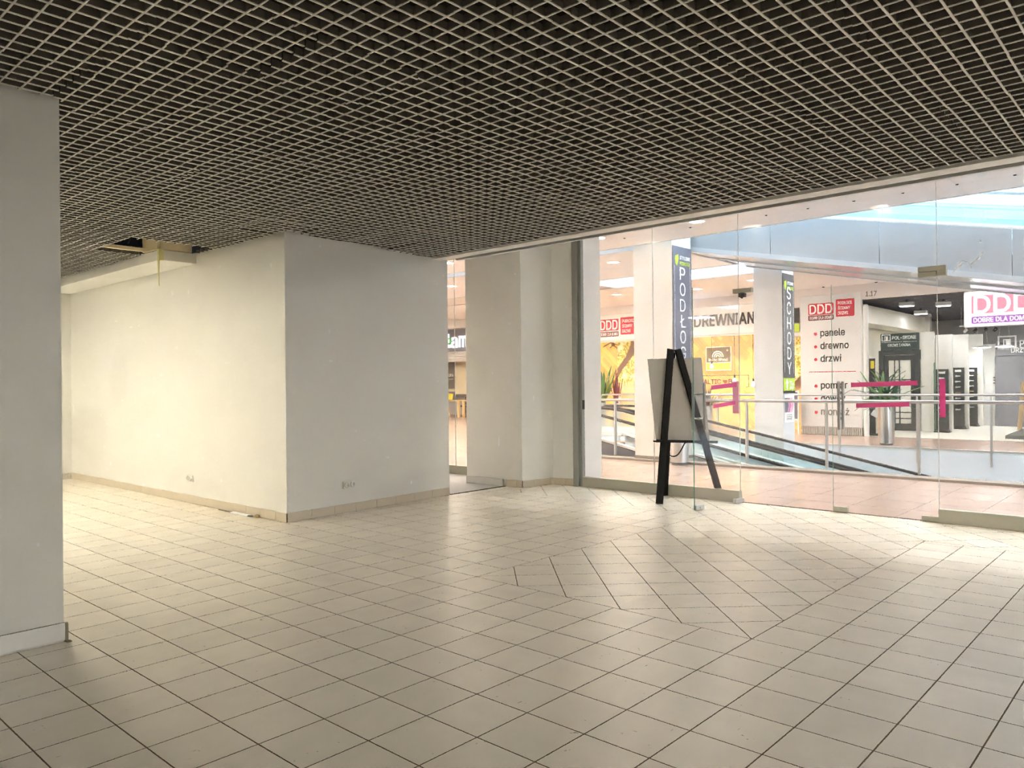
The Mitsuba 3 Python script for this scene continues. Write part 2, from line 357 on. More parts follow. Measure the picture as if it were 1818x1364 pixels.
# the boxed beam on the lit wall, its torn corner and the open ceiling hole beside it
bm = struct('beam', cbox(-13.09, -8.93, 3.82, 4.26, 2.865, 2.985, 0.004), 'wall', label='low white boxed beam along the top of the lit wall')
add('torn_strip', cat(box(-8.955, -8.915, 3.805, 3.825, 2.862, 2.99), box(-8.94, -8.915, 3.82, 3.86, 2.862, 2.99)), 'yellow_strip', bm, label='yellowed corner strip coming off the beam')
sp = trimesh.Trimesh([(-8.95, 3.815, 2.865), (-8.915, 3.815, 2.865), (-8.93, 3.815, 2.56), (-8.95, 3.80, 2.865), (-8.915, 3.80, 2.865), (-8.93, 3.808, 2.56)],
                     [(0, 1, 2), (3, 5, 4), (0, 3, 1), (1, 3, 4), (0, 2, 3), (3, 2, 5), (1, 4, 2), (4, 5, 2)])
add('hanging_strip', sp, 'yellow_strip', bm)
add('raw_board', cat(box(-9.35, -8.95, 3.80, 3.83, 2.99, 3.35), box(-8.97, -8.93, 3.83, 4.2, 2.99, 3.3)), 'beige', bm, label='raw plasterboard above the beam')
add('bracket', cat(box(-9.34, -9.28, 3.30, 3.80, 3.0, 3.04), box(-8.45, -8.42, 3.30, 4.15, 3.0, 3.06), box(-9.3, -8.45, 3.27, 3.30, 2.98, 3.03), box(-9.6, -8.3, 3.2, 4.2, 3.22, 3.26)), 'beige', bm)
add('hanger_wire', sweep([(-9.2, 3.4, 3.34), (-9.05, 3.55, 3.1), (-9.0, 3.5, 3.02)], 0.006, 6), 'black', bm)

# ------------------------------------------------------------------ lamps of the shop unit (above the far left bay, outside the view) and added fill panels behind the camera
for k, (x, y) in enumerate([(-11.3, 2.2), (-9.1, 1.9), (-7.3, 1.75), (-11.6, 0.2), (-9.1, 0.0)]):
    t = thing('ceiling_panel_light', 'square LED panel light in the grid ceiling over the left bay', 'ceiling light', 'panel lights over the left bay')
    add('frame', box(x - .31, x + .31, y - .31, y + .31, ZC - 0.004, ZC + 0.04), 'trim_white', t)
    add('diffuser', mv(box(x - .28, x + .28, y - .28, y + .28, ZC - 0.008, ZC - 0.006), np.eye(4)), 'plain_white', t, emit=np.array([1.0, 0.91, 0.74]) * LAMP_ROOM)
for k, (x, y) in enumerate([(0.8, -3.3), (2.4, -2.6), (3.1, 0.2), (3.2, 4.4)]):  # unseen panels, added as soft fill for the room
    t = thing('ceiling_panel_light', 'added square fill panel in the grid ceiling behind the viewer', 'ceiling light', 'added fill panels behind the viewer')
    add('frame', box(x - .31, x + .31, y - .31, y + .31, ZC - 0.004, ZC + 0.04), 'trim_white', t)
    add('diffuser', box(x - .28, x + .28, y - .28, y + .28, ZC - 0.008, ZC - 0.006), 'plain_white', t, emit=np.array([1.0, 0.95, 0.85]) * FILL_BACK)

for x, y in FRONT_FILLS:      # unseen lamps added to brighten pier and front floor, recessed above the grid edge
    lf_ = thing('downlight', 'added unseen fill lamp, deep recessed in the plain ceiling strip just inside the glass front', 'ceiling light', 'added fill lamps just inside the glass front')
    add('trim_ring', lathe([(.115, -0.006), (.145, -0.004), (.15, 0.0), (.12, 0.0), (.115, -0.006)], 28, (x, y, 3.47)), 'gloss_white', lf_, smooth=30)
    add('baffle', lathe([(.117, 0.0), (.12, 0.0), (.12, .15), (.117, .15), (.117, 0.0)], 28, (x, y, 3.47)), 'plug_dark', lf_, smooth=30)
    lm_ = trimesh.creation.cylinder(radius=.11, height=0.004, sections=28); lm_.apply_translation((x, y, 3.615))
    add('lens', lm_, 'gloss_white', lf_, emit=np.array([1.0, 0.96, 0.88]) * FILL_FRONT)

# ------------------------------------------------------------------ glass front and doors
YF = 8.37
XL, XA, XB, XD0, XD1, XR1, XR2 = -6.25, -5.2, -4.05, -4.05, -1.98, 0.35, 2.6
w1 = struct('window_1', cbox(-6.44, X1, YF - 0.035, YF + 0.035, 3.385, 3.47, 0.003), 'rail_olive', label='frameless glass shop front between head rail and low olive floor rails')
add('steel_post', cat(cbox(-6.44, -6.355, YF - 0.07, YF + 0.05, 0, 3.385, 0.004), cbox(-6.355, -6.31, YF - 0.03, YF + 0.03, 0, 3.385, 0.003)), 'rail_dark', w1, label='dark grey steel post at the end of the glass front')
add('post_latch', cbox(-6.312, -6.300, YF - 0.02, YF + 0.02, 1.05, 1.17, 0.002), 'black', w1)
add('floor_rail', cbox(-6.31, XB, YF - 0.04, YF + 0.04, 0, 0.135, 0.003), 'rail_olive', w1, label='low olive grey floor rail')
add('floor_rail', cbox(XD1, X1, YF - 0.04, YF + 0.04, 0, 0.135, 0.003), 'rail_olive', w1, label='low olive grey floor rail')
def pane(x0, x1, z0, z1, key='glass_pane', par=None, m='pane'):
    v = np.array([(x0, YF, z0), (x1, YF, z0), (x1, YF, z1), (x0, YF, z1)])
    return add(key, trimesh.Trimesh(v, [(0, 1, 2), (0, 2, 3)], process=False), m, par or w1)
g = 0.003
for a, b, z0, z1 in ((XL - .06, XA - g, .135, 3.39), (XA + g, XB - g, .135, 3.39), (XD0 + g, XD1 - g, 2.455, 3.39), (XD1 + g, XR1 - g, .135, 3.39), (XR1 + g, XR2 - g, .135, 3.39), (XR2 + g, X1, .135, 3.39)):
    pane(a, b, z0, z1)
for x, z0 in ((XA, .135), (XB, .135), (XD1, .135), (XR1, .135), (XR2, .135)):
    add('glass_joint', box(x - g, x + g, YF - 0.004, YF + 0.004, z0, 3.385), 'silicone', w1)
add('patch_fitting', cat(cbox(XB - 0.06, XB + 0.17, YF - 0.03, YF + 0.03, 2.425, 2.475, 0.003)), 'rail_olive', w1, label='metal patch fitting at the top of the open door')
add('patch_fitting', cat(cbox(XD1 - 0.165, XD1 + 0.085, YF - 0.03, YF + 0.03, 2.462, 2.512, 0.003), cbox(XD1 + 0.004, XD1 + 0.085, YF - 0.03, YF + 0.03, 2.412, 2.464, 0.003), cbox(XD1 - 0.165, XD1 - 0.001, YF - 0.029, YF + 0.029, 2.410, 2.458, 0.003)), 'rail_olive', w1, label='L shaped metal patch fitting at the top of the closed door')
add('pivot', cat(cbox(XB + 0.01, XB + 0.085, YF - 0.035, YF + 0.025, 2.375, 2.42, 0.004), cyl((XB + .04, YF, 2.36), (XB + .04, YF, 2.43), 0.012)), 'black', w1)
add('tape_strip', cbox(-4.135, -4.06, YF - 0.004, YF - 0.001, 1.03, 1.405, 0.0005), 'pink_tape_pale', w1, label='upright pink tape strip')
add('tape_strip', cbox(-1.968, -1.915, YF - 0.004, YF - 0.001, 1.03, 1.405, 0.0005), 'pink_tape', w1, label='upright pink tape strip')
_rs = [[(-1.84, 2.425), (-1.815, 2.47), (-1.79, 2.51), (-1.755, 2.535), (-1.72, 2.525)], [(-1.72, 2.525), (-1.69, 2.50), (-1.66, 2.515), (-1.63, 2.54), (-1.605, 2.585), (-1.585, 2.60), (-1.60, 2.565), (-1.62, 2.53)], [(-1.80, 2.44), (-1.785, 2.475), (-1.76, 2.50)], [(-1.70, 2.50), (-1.685, 2.47), (-1.68, 2.45)], [(-1.64, 2.70), (-1.62, 2.715), (-1.60, 2.705), (-1.61, 2.69)]]
add('glue_residue', cat(*[sweep([(x, YF - .002, z) for x, z in r_], [.0022 + .002 * ((i * 7) % 3) for i in range(len(r_))], 6) for r_ in _rs]), 'paper', w1, label='white glue residue on the glass')
def door(key, hinge, dirx, L, label, tapes, hs, hoff, lockpos, swing):
    """a glass door leaf in its own frame: x along the leaf from the hinge, y across it"""
    ex = np.array(dirx, float); ex /= np.linalg.norm(ex); ey = np.array([-ex[1], ex[0], 0.0]); M = frame((*hinge, 0), ex, ey, (0, 0, 1))
    k = struct(key, None); labels[key] = {'kind': 'structure', 'label': label}
    v = np.array([(0.004, 0, .012), (L, 0, .012), (L, 0, 2.42), (0.004, 0, 2.42)])
    add('glass_pane', mv(trimesh.Trimesh(v, [(0, 1, 2), (0, 2, 3)], process=False), M), 'pane', key)
    add('glass_edge', mv(box(L - 0.001, L + 0.001, -0.005, 0.005, .012, 2.42), M), 'glass_edge', key)
    for s in (-1, 1):
        y = s * hoff
        add('handle', mv(cat(cyl((hs, y, .88), (hs, y, 1.39), 0.0145, 14), *[cyl((hs, 0, z), (hs, y, z), 0.008, 10) for z in (1.0, 1.27)], *[cyl((hs, s * 0.003, z), (hs, s * 0.012, z), 0.016, 14) for z in (1.0, 1.27)]), M), 'handle_steel', key, smooth=30, label='tall steel bar handle')
    add('lock_block', mv(cat(cbox(lockpos[0], lockpos[1], -0.02, 0.02, 0.012, 0.062, 0.003), cyl(((lockpos[0] + lockpos[1]) / 2, -0.032, .037), ((lockpos[0] + lockpos[1]) / 2, 0.032, .037), 0.012, 16)), M), 'steel_soft' if swing else 'rail_olive', key, label='floor lock block')
    add('hinge_block', mv(cbox(-0.02, 0.15, -0.022, 0.022, 0.004, 0.055, 0.003), M), 'steel_soft' if swing else 'rail_olive', key)
    for (a, za), (b, zb), w, mt in tapes:
        q = np.array([(a, za - w / 2), (b, zb - w / 2), (b, zb + w / 2), (a, za + w / 2)])
        add('tape_strip', mv(mv(prism(sg.Polygon(q), 0.001, 0.0025), frame((0, 0, 0), (1, 0, 0), (0, 0, 1), (0, -1, 0))), M), mt, key, label='pink tape strip')
    return key
door('door_1', (-4.035, YF), (-0.125, -0.99, 0), 0.905, 'open glass door leaf swung into the shop beside the easel',
     [((0.575, 1.335), (0.085, 1.365), .047, 'pink_tape'), ((0.54, 1.125), (0.11, 1.16), .045, 'pink_tape')], 0.81, 0.075, (0.75, 0.90), 1)
door('door_2', (XD1 - 0.003, YF), (-1, 0, 0), 1.012, 'closed glass door leaf with two level pink tape strips',
     [((0.82, 1.352), (0.18, 1.368), .048, 'pink_tape'), ((0.77, 1.135), (0.257, 1.155), .046, 'pink_tape')], 0.925, 0.06, (0.86, 1.01), 0)
# the side glass front seen through the passage on the left
w2 = struct('window_2', cbox(-10.4, -7.87, YF - 0.035, YF + 0.035, 3.385, 3.47, 0.003), 'rail_olive', label='glass front at the end of the side passage')
add('floor_rail', cbox(-10.4, -7.87, YF - 0.04, YF + 0.04, 0, 0.13, 0.003), 'rail_olive', w2)
pane(-10.4, -7.875, .13, 3.39, par=w2)
add('glass_joint', box(-8.83, -8.82, YF - 0.004, YF + 0.004, .13, 3.385), 'silicone', w2)
struct('floor_passage', box(-10.4, -7.17, 6.68, 8.33, -0.02, 0.001), 'grey_wall')
cable = sweep([(-2.02 + 0.77 * t, YF - 0.02 , 3.385 - 0.035 * math.sin(min(1, t * 1.7) * math.pi) * (t < .6)) for t in np.linspace(0, 1, 25)], 0.006, 6)
tag(add('cable', cable, 'black'), 'black cable sagging below the head rail of the glass front', 'cable')

# ------------------------------------------------------------------ easel with a display board
_ed, _en, _em, LEAN = np.array([0.448, 0.894]), np.array([-0.894, 0.448]), np.array([-4.521, 8.059]), 0.316 / 1.795
def epoint(s, z, n=0.0):
    p = _em + _ed * s + _en * (z * LEAN + n); return np.array([p[0], p[1], z])
def ebar(s0, z0, s1, z1, w, th, n=0.0):
    a, b = np.array([s0, z0]), np.array([s1, z1]); d = (b - a) / np.linalg.norm(b - a); pr = np.array([-d[1], d[0]]) * w / 2
    P = []
    for q in (a, b):
        for sg_ in (-1, 1):
            for nn in (n - th / 2, n + th / 2): P.append(epoint(q[0] + sg_ * pr[0], max(q[1] + sg_ * pr[1], 0.0), nn))
    return trimesh.convex.convex_hull(np.array(P))
ez = thing('easel', 'tall black wooden A frame easel standing inside the glass front', 'easel')
add('leg', ebar(-0.425, 0.0, -0.048, 1.80, 0.078, 0.035), 'black_wood', ez)
add('leg', ebar(0.425, 0.0, 0.048, 1.80, 0.078, 0.035), 'black_wood', ez)
rp = np.array([[*( _em + _en * 0.554), 0.0]]); ap = epoint(0, 1.76, 0.04)
def hullbar(p, q, ax, w, th):
    ax = np.asarray(ax, float); d = (q - p) / np.linalg.norm(q - p); o = np.cross(d, ax); P = []
    for c in (p, q):
        for a in (-1, 1):
            for b in (-1, 1): P.append(c + ax * a * w / 2 + o * b * th / 2)
    P = np.array(P); P[:, 2] = np.maximum(P[:, 2], 0); return trimesh.convex.convex_hull(P)
add('leg', hullbar(rp[0], ap, (*_ed, 0), 0.06, 0.03), 'black_wood', ez)
add('ledge', ebar(-0.40, 0.712, 0.445, 0.668, 0.018, 0.075, 0.0), 'black_wood', ez)
add('ledge_lip', ebar(-0.40, 0.727, 0.445, 0.683, 0.016, 0.008, -0.036), 'black_wood', ez)
add('spread_strap', sweep([epoint(-0.28 + 0.34 * t, 0.60 - 0.09 * math.sin(math.pi * min(t * 1.15, 1)) + 0.10 * t * t, 0.02 + 0.0 * t) for t in np.linspace(0, 1, 14)], 0.007, 6), 'black_wood', ez)
bd = []
for (s, z) in ((-0.366, 0.725), (0.372, 0.687), (0.392, 1.70), (-0.366, 1.68)):
    for nn in (0.022, 0.034): bd.append(epoint(s, z, nn))
tag(add('display_board', trimesh.convex.convex_hull(np.array(bd)), 'board_back'), 'plain grey display board resting on the easel ledge', 'board')

# ------------------------------------------------------------------ sockets, debris
def socket(x, y, z, n, label):
    n = np.array(n, float); e = np.array([-n[1], n[0], 0]); M = frame((x, y, z), e, (0, 0, 1), n)
    t = thing('power_socket', label, 'socket')
    add('frame', mv(cat(rrect(-0.08, 0.08, -0.041, 0.041, 0.012, 0.010)), M), 'plug', t)
    for s in (-1, 1):
        pts = [(0.0, 0.012), (0.020, 0.012), (0.022, 0.026), (0.036, 0.030), (0.036, 0.0), (0.0, 0.0)]
        add('outlet', mv(lathe([(0.0, 0.001), (0.033, 0.001), (0.034, 0.030), (0.030, 0.034), (0.021, 0.034), (0.019, 0.014), (0.0, 0.014)], 20, (s * 0.04, 0, 0)), M), 'plug', t, smooth=30)
        add('slot', mv(cat(box(s * 0.04 - 0.014, s * 0.04 - 0.008, -0.003, 0.003, 0.014, 0.016), box(s * 0.04 + 0.008, s * 0.04 + 0.014, -0.003, 0.003, 0.014, 0.016)), M), 'plug_dark', t)
    return t
socket(-9.13, 4.2512, 0.295, (0.0, -1, 0), 'cream double socket low on the brightly lit wall')
socket(-7.052, 5.06, 0.305, (1, 0.066, 0), 'white double socket low on the short side of the wall block')
lp = thing('loose_profile', 'loose white plastic strip lying on the floor against the lit wall', 'strip')
add('strip', cbox(-8.02, -7.66, 4.175, 4.225, 0.001, 0.016, 0.002), 'gloss_white', lp)
add('dark_strip', cbox(-8.34, -8.0, 4.20, 4.222, 0.001, 0.010, 0.002), 'plug_dark', lp, label='thin dark strip end')
add('dark_end', trimesh.convex.convex_hull(np.array([(-7.66, 4.18, .001), (-7.66, 4.225, .001), (-7.58, 4.21, .001), (-7.66, 4.19, .018), (-7.60, 4.215, .014)])), 'black', lp, label='black torn end')
cl = trimesh.creation.icosphere(2, 0.03); cl.vertices *= 1 + 0.4 * (meshkit.noise(cl.vertices * 60)[:, None] - 0.5); cl.apply_scale((1.3, 0.7, 0.55)); cl.apply_translation((-7.53, 4.225, 0.016))
tag(add('plaster_lump', cl, 'brown'), 'small brown lump of debris beside the loose strip', 'debris')

# ------------------------------------------------------------------ the mall beyond the glass
ZM = 3.87
LEVEL2 = 4.75
VY0, VY1 = 12.05, 17.4
# floors
struct('mall_floor', cat(box(-40, 8, 8.40, 11.76, -0.35, -0.0015), box(-40, -12.5, 11.76, 20.5, -0.35, -0.0015), box(-12.5, -10.35, 11.76, 15.6, -0.35, -0.0015), box(-40, 8, 17.55, 20.52, -0.35, -0.0015), box(-40, -6.5, 20.52, 27, -0.35, -0.0015)), 'pink_joint', label='polished pink tile floor of the mall corridor')
mt, far = [], []
for i in range(-70, 14):
    for j in range(14, 46):
        q = sg.box(i * .6 + .003, j * .6 + .003, (i + 1) * .6 - .003, (j + 1) * .6 - .003)
        free = sg.box(-40, 8.43, 8, 20.50) - sg.box(-10.36, 11.74, 8, 17.42) - sg.box(-12.52, 15.6, 8, 17.42) - sg.box(-7.8, 11.9, -7.0, 12.56)
        c = q & free
        if i * .6 < -6.6: c = q & (free | sg.box(-40, 20.5, -6.6, 27))
        for gm in getattr(c, 'geoms', [c]):
            if gm.area > 0.004: mt.append(gm)
mt.sort(key=lambda g: -seen_area(g))
for gm in mt[:230]: add('tile', prism(gm, -0.008, 0.0), 'pink_tile', 'mall_floor')
stuffpart(add('tile_field', cat(*[prism(gm, -0.008, 0.0) for gm in mt[230:]]), 'pink_tile', 'mall_floor', label='more distant pink tiles'))
struct('trim_3', cat(cbox(-10.4, 8, 11.75, 12.05, -0.02, 0.035, 0.004), box(-10.4, 8, 11.95, 12.05, -0.7, 0.0)), 'taupe', label='taupe kerb along the near edge of the floor opening')
struct('mall_void_edge', cat(box(-12.6, 8, 17.4, 17.52, -0.06, 0.004)), 'steel_soft', label='grey edge strip of the far side of the opening')
struct('wall_void', cat(box(-12.6, 8, 17.40, 17.6, -3.5, -0.03), box(-12.7, -12.5, 15.6, 17.4, -3.5, -.01), box(-10.6, -10.36, 11.9, 15.6, -3.5, -.01)), 'mall_blue', label='pale blue upstand below the far edge of the opening')
struct('lower_floor', box(-14, 8.2, 11, 18, -4.0, -3.9), 'pink_tile')
struct('wall_void_near', cat(box(-10.6, 8, 11.9, 12.04, -3.9, -0.7), box(8, 8.2, 11.5, 20, -3.9, 0)), 'mall_white')
# ceilings: panels with open joints below a slab
struct('mall_ceiling', cat(box(-40, 8, 8.33, 11.70, 3.90, 4.35), box(-40, -7.36, 12.12, 15.05, 3.90, 4.35), box(-40, -11.36, 15.05, 16.55, 3.90, 4.35), box(-40, 8, 16.56, 20.7, 3.90, 4.35)), 'mall_white', label='pale pinkish ceiling panels above the mall corridors')
def cpanel(x0, x1, y0, y1, key='panel'):
    add(key, box(x0 + .002, x1 - .002, y0 + .002, y1 - .002, ZM, ZM + 0.02), 'ceiling_panel', 'mall_ceiling')
for k in range(-12, 7):
    x = -4.88 + 1.253 * k
    if x > 6: continue
    cpanel(x, x + 1.253, 8.34, 10.985); cpanel(x, x + 1.253, 10.985, 11.70, 'edge_panel')
    if x < -5: add('clip', cbox(x + 0.0, x + 0.03, 10.97, 10.995, ZM - 0.012, ZM + .002, 0.003), 'black', 'mall_ceiling')
    else:
        for q in (0, .62): add('clip', cbox(x + q, x + q + 0.03, 10.97, 10.995, ZM - 0.012, ZM + .002, 0.003), 'black', 'mall_ceiling')
for x0, x1 in ((-20, -16.5), (-16.5, -13), (-13, -10.4), (-10.4, -7.37)):
    for y0, y1 in ((12.13, 13.6), (13.6, 15.04)): cpanel(x0, x1, y0, y1)
for k in range(-17, 8):
    x = -1.3 + 1.3 * k
    if x < -21: continue
    cpanel(x, x + 1.3, 16.57, 19.06); cpanel(x, x + 1.3, 19.06, 20.6)
    if -10 < x < 5: add('clip', cbox(x + .3, x + .36, 20.30, 20.34, ZM - 0.02, ZM + .002, 0.003), 'black', 'mall_ceiling')
def pads(key, ms, m, lab=None): return struct(key, cat(*ms), m, label=lab)
pads('upper_edge', [box(-40, 8, 11.70, 11.74, ZM - 0.005, 4.55), box(-40, -7.36, 12.09, 12.12, ZM - 0.005, 4.55), box(-40, -7.3, 15.05, 15.09, ZM - 0.005, 4.55), box(-11.39, 8, 16.53, 16.56, ZM - 0.005, 4.55), box(-11.39, -11.36, 15.05, 16.55, ZM - 0.005, 4.55)], 'mall_blue', 'pale blue edges of the openings to the upper level')
# upper level: walls and a glazed roof
UP = 8.6
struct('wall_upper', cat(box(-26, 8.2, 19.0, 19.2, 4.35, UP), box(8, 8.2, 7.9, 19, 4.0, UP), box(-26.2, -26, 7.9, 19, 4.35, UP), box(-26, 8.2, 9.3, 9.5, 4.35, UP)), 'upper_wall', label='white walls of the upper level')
roof = struct('roof', cat(box(-26, -14, 9.3, 19.2, UP, UP + .2), box(-26, 8.2, 9.3, 10.9, UP, UP + .2), box(-26, 8.2, 18.0, 19.2, UP, UP + .2), box(7, 8.2, 9.3, 19.2, UP, UP + .2)), 'mall_white', label='flat roof around the glazed rooflight')
for k in range(0, 15):
    x = -14 + 1.5 * k
    add('rooflight_bar', box(x - .04, x + .04, 10.9, 18.0, UP, UP + .12), 'plain_white', roof)
add('rooflight_glass', trimesh.Trimesh([(-14, 10.9, UP + .1), (7, 10.9, UP + .1), (7, 18, UP + .1), (-14, 18, UP + .1)], [(0, 1, 2), (0, 2, 3)], process=False), 'pane_green', roof)
# envelope, so that no daylight leaks in below
struct('wall_mall_end', cat(box(-40.2, -40, 8.3, 27.2, 0, 4.4), box(8, 8.2, 8.3, 31, 0, 4.4), box(-40, -7.87, 8.33, 8.4, 3.47, 4.0), box(-40, -10.4, 8.3, 8.4, 0, 3.9), box(-40, -6.6, 27, 27.2, 0, 4.4), box(-40, 8.2, 20.7, 31, 4.3, 4.45), box(-14, 8, 7.9, 9.4, 4.30, 4.4), box(-26, 8, 8.3, 9.4, 4.3, 4.4)), 'mall_white')
# downlights
def downlight(x, y, on, z=ZM, tint=(1.0, 0.93, 0.82), lab='round downlight in the mall ceiling', grp='mall ceiling downlights', r=0.11, power=1.0, cat_='ceiling light'):
    t = thing('downlight', lab, cat_, grp)
    add('trim_ring', lathe([(r, -0.006), (r + 0.035, -0.004), (r + 0.04, 0.0), (r, 0.0), (r, -0.006)], 28, (x, y, z)), 'gloss_white', t, smooth=30)
    m = trimesh.creation.cylinder(radius=r, height=0.004, sections=28); m.apply_translation((x, y, z - 0.003))
    add('lens', m, 'gloss_white', t, emit=(np.array(tint) * LAMP_MALL * power) if on else None)
for k in range(-9, 5):
    x = -5.82 + 1.86 * k
    if x > 6: continue
    near = -8 < x < -1
    downlight(x, 10.65, k not in (1, 2), power=1.45, lab={0: 'bright round downlight in the corridor ceiling above the open door', 1: 'unlit round downlight near the middle of the corridor ceiling', 2: 'pale grey round downlight in the corridor ceiling near the right edge'}.get(k, 'round downlight in the corridor ceiling, in a row behind the shop ceiling'), grp=None if k in (0, 1, 2) else 'corridor downlights in the near row')
for x, y in ((-12.2, 17.75), (-12.25, 18.87), (-10.0, 18.3), (-8.2, 17.7), (-3.2, 18.2), (-0.5, 18.2), (-15.5, 18.3), (-18.0, 18.0), (-20.5, 18.3), (-9.0, 13.0), (-11.6, 13.9), (-14.0, 13.2), (-17, 13.5), (-20, 13.5), (3, 18.2), (-23, 18), (-26, 13.5), (-26, 18)):
    own = {(-12.2, 17.75): 'round downlight just above the left DDD sign, the left of two', (-12.25, 18.87): 'round downlight above the left DDD sign, close to the cream pillar', (-10.0, 18.3): 'round downlight above the word DREWNIAN on the far side', (-8.2, 17.7): 'round downlight in the far corridor ceiling close to the grey pillar', (-9.0, 13.0): 'warm round downlight in the ceiling left of the cream pillar'}.get((x, y))
    downlight(x, y, True, power=0.8 if x > -15 else 2.8, tint=(1.0, 0.88, 0.70), lab=own or 'round downlight in the ceiling of the far corridor', grp=None if own else 'far corridor downlights')

# pillars with banners
p1 = struct('pillar_1', box(-7.80, -7.0, 11.90, 12.56, 0, UP), 'mall_cream', label='broad cream mall pillar behind the easel')
add('skirting', cbox(-7.812, -6.988, 11.888, 12.572, 0.035, 0.085, 0.003), 'taupe', p1)
p2 = struct('pillar_2', box(-7.20, -6.575, 15.58, 16.16, -3.9, 3.86), 'mall_grey', label='pale grey mall pillar standing in the floor opening')
def banner(key, x, y0, y1, ztop, zbot, word, z0, dz, h, w, label, mt):
    t = thing(key, label, 'banner'); yc = (y0 + y1) / 2; wd = y1 - y0
    add('panel', cbox(x, x + 0.012, y0, y1, zbot, ztop, 0.003), mt, t)
    for i, ch in enumerate(word):
        m = text(ch, h, w if ch != 'I' else w * 0.2, 0.004, False); add('letter', mv(m, SIDE(x + 0.0125, yc - (w if ch != 'I' else w * .22) / 2, z0 - i * dz - h / 2)), 'letter_white', t)
    zl = z0 + h * 0.62
    for y in (y0 + 0.085 * wd, y1 - 0.085 * wd): add('line', box(x + 0.012, x + 0.014, y - 0.005, y + 0.005, zbot + 0.1, zl), 'mall_grey', t)
    lz = ztop - 0.27
    lf = sg.Polygon([(-.06, .02), (-.05, .09), (0.0, .10), (0.05, .12), (.06, .04), (.03, -.05), (0, -.09), (-.04, -.05)])
    add('leaf_emblem', mv(prism(lf, 0, 0.004), SIDE(x + 0.0125, y0 + 0.20 * wd, lz + 0.01)), 'lime', t)
    add('emblem_text', mv(text('STYLOWE', 0.062, wd * 0.56, 0.004), SIDE(x + 0.0125, y0 + 0.36 * wd, lz + 0.045)), 'letter_white', t)
    add('emblem_text', mv(text('PODŁOGI', 0.062, wd * 0.56, 0.004), SIDE(x + 0.0125, y0 + 0.36 * wd, lz - 0.055)), 'lime', t)
    return t
banner('banner', -6.995, 11.905, 12.555, 3.82, 1.55, 'PODŁOGI', 3.345, 0.283, 0.225, 0.19, 'tall grey banner with the upright word PODŁOGI on the cream pillar', 'banner_grey')
b2 = banner('banner', -6.57, 15.585, 16.155, 3.66, 1.48, 'SCHODY', 3.26, 0.316, 0.255, 0.20, 'tall grey banner with the upright word SCHODY on the grey pillar', 'banner_grey2')
def arrow_panel(x, y0, y1, z0, z1, label):
    t = thing('arrow_sign', label, 'sign'); w = y1 - y0
    add('panel', cbox(x, x + 0.012, y0, y1, z0, z1, 0.003), 'lime', t)
    a = sg.Polygon([(-.035, -.10), (.035, -.10), (.035, .02), (.08, .02), (0, .13), (-.08, .02), (-.035, .02)])
    add('arrow', mv(prism(a, 0, .004), SIDE(x + .0125, y0 + .28 * w, (z0 + z1) / 2)), 'letter_white', t)
    add('lettering', mv(text('IIp', .16, .38 * w, .004), SIDE(x + .0125, y0 + .50 * w, (z0 + z1) / 2 - .09)), 'letter_white', t)
    add('base_line', box(x, x + .014, y0, y1, z0 - .05, z0), 'letter_black', t)
arrow_panel(-6.57, 15.585, 16.155, 1.21, 1.475, 'lime green sign with an up arrow and IIp below the SCHODY banner')
arrow_panel(-6.995, 11.905, 12.555, 1.26, 1.545, 'lime green sign with an up arrow and IIp below the PODŁOGI banner')
t_ = thing('notice_sheet', 'white notice with a dark and rose picture on the grey pillar', 'poster')
add('sheet', box(-6.57, -6.562, 15.62, 16.08, 0.55, 1.12), 'paper', t_)
add('picture', mv(prism(sg.Polygon([(0, 0), (.26, 0), (.34, .14), (.24, .30), (0, .30)]), 0, .003), SIDE(-6.561, 15.63, 0.76)), 'banner_grey', t_)
add('stripe', cat(*[mv(prism(sg.Polygon([(.16 + .09 * i, .0), (.20 + .09 * i, 0), (.28 + .09 * i, .14), (.20 + .09 * i, .3), (.16 + .09 * i, .3), (.22 + .09 * i, .14)]), 0, .003), SIDE(-6.559, 15.60, .76)) for i in range(3)]), 'pink_tape_pale', t_)
add('print_line', cat(*[box(-6.562, -6.560, 15.72, 16.0, z, z + .012) for z in (.70, .665, .63, .60)]), 'letter_grey', t_)

# balustrades
def balustrade(key, y, x0, x1, posts, foot, zr, label, glass=True):
    t = thing(key, label, 'balustrade')
    add('handrail', cyl((x0, y, zr), (x1, y, zr), 0.026, 18), 'steel', t, smooth=30)
    for x in posts:
        P = [(x - .006, y - .03, foot), (x + .006, y - .03, foot), (x - .006, y + .03, foot), (x + .006, y + .03, foot), (x - .006, y - .02, zr - .12), (x + .006, y - .02, zr - .12), (x - .006, y + .03, zr - .12), (x + .006, y + .03, zr - .12), (x - .006, y - .008, zr - .015), (x + .006, y - .008, zr - .015), (x - .006, y + .008, zr - .015), (x + .006, y + .008, zr - .015)]
        m = cat(trimesh.convex.convex_hull(np.array(P[:8])), trimesh.convex.convex_hull(np.array(P[4:]))); m.apply_translation((0, 0, 0)); m.vertices[:, 0] = x + (m.vertices[:, 0] - x) * 2.6
        add('post', m, 'steel_soft', t)
    ps = [x0] + list(posts) + [x1]
    for a, b in zip(ps[:-1], ps[1:]):
        if b - a > 0.3: add('glass_pane', trimesh.Trimesh([(a + .03, y + .03, foot + .1 if foot > 0 else .05), (b - .03, y + .03, foot + .1 if foot > 0 else .05), (b - .03, y + .03, zr - .09), (a + .03, y + .03, zr - .09)], [(0, 1, 2), (0, 2, 3)], process=False), 'pane', t)
    return t
balustrade('balustrade', 12.2, -11.2, 5.5, [-9.76, -8.44, -5.78, -4.46, -3.14, -1.80, -0.46, 0.88, 2.22], 0.035, 1.085, 'near glass balustrade with a steel handrail beside the shop side corridor')
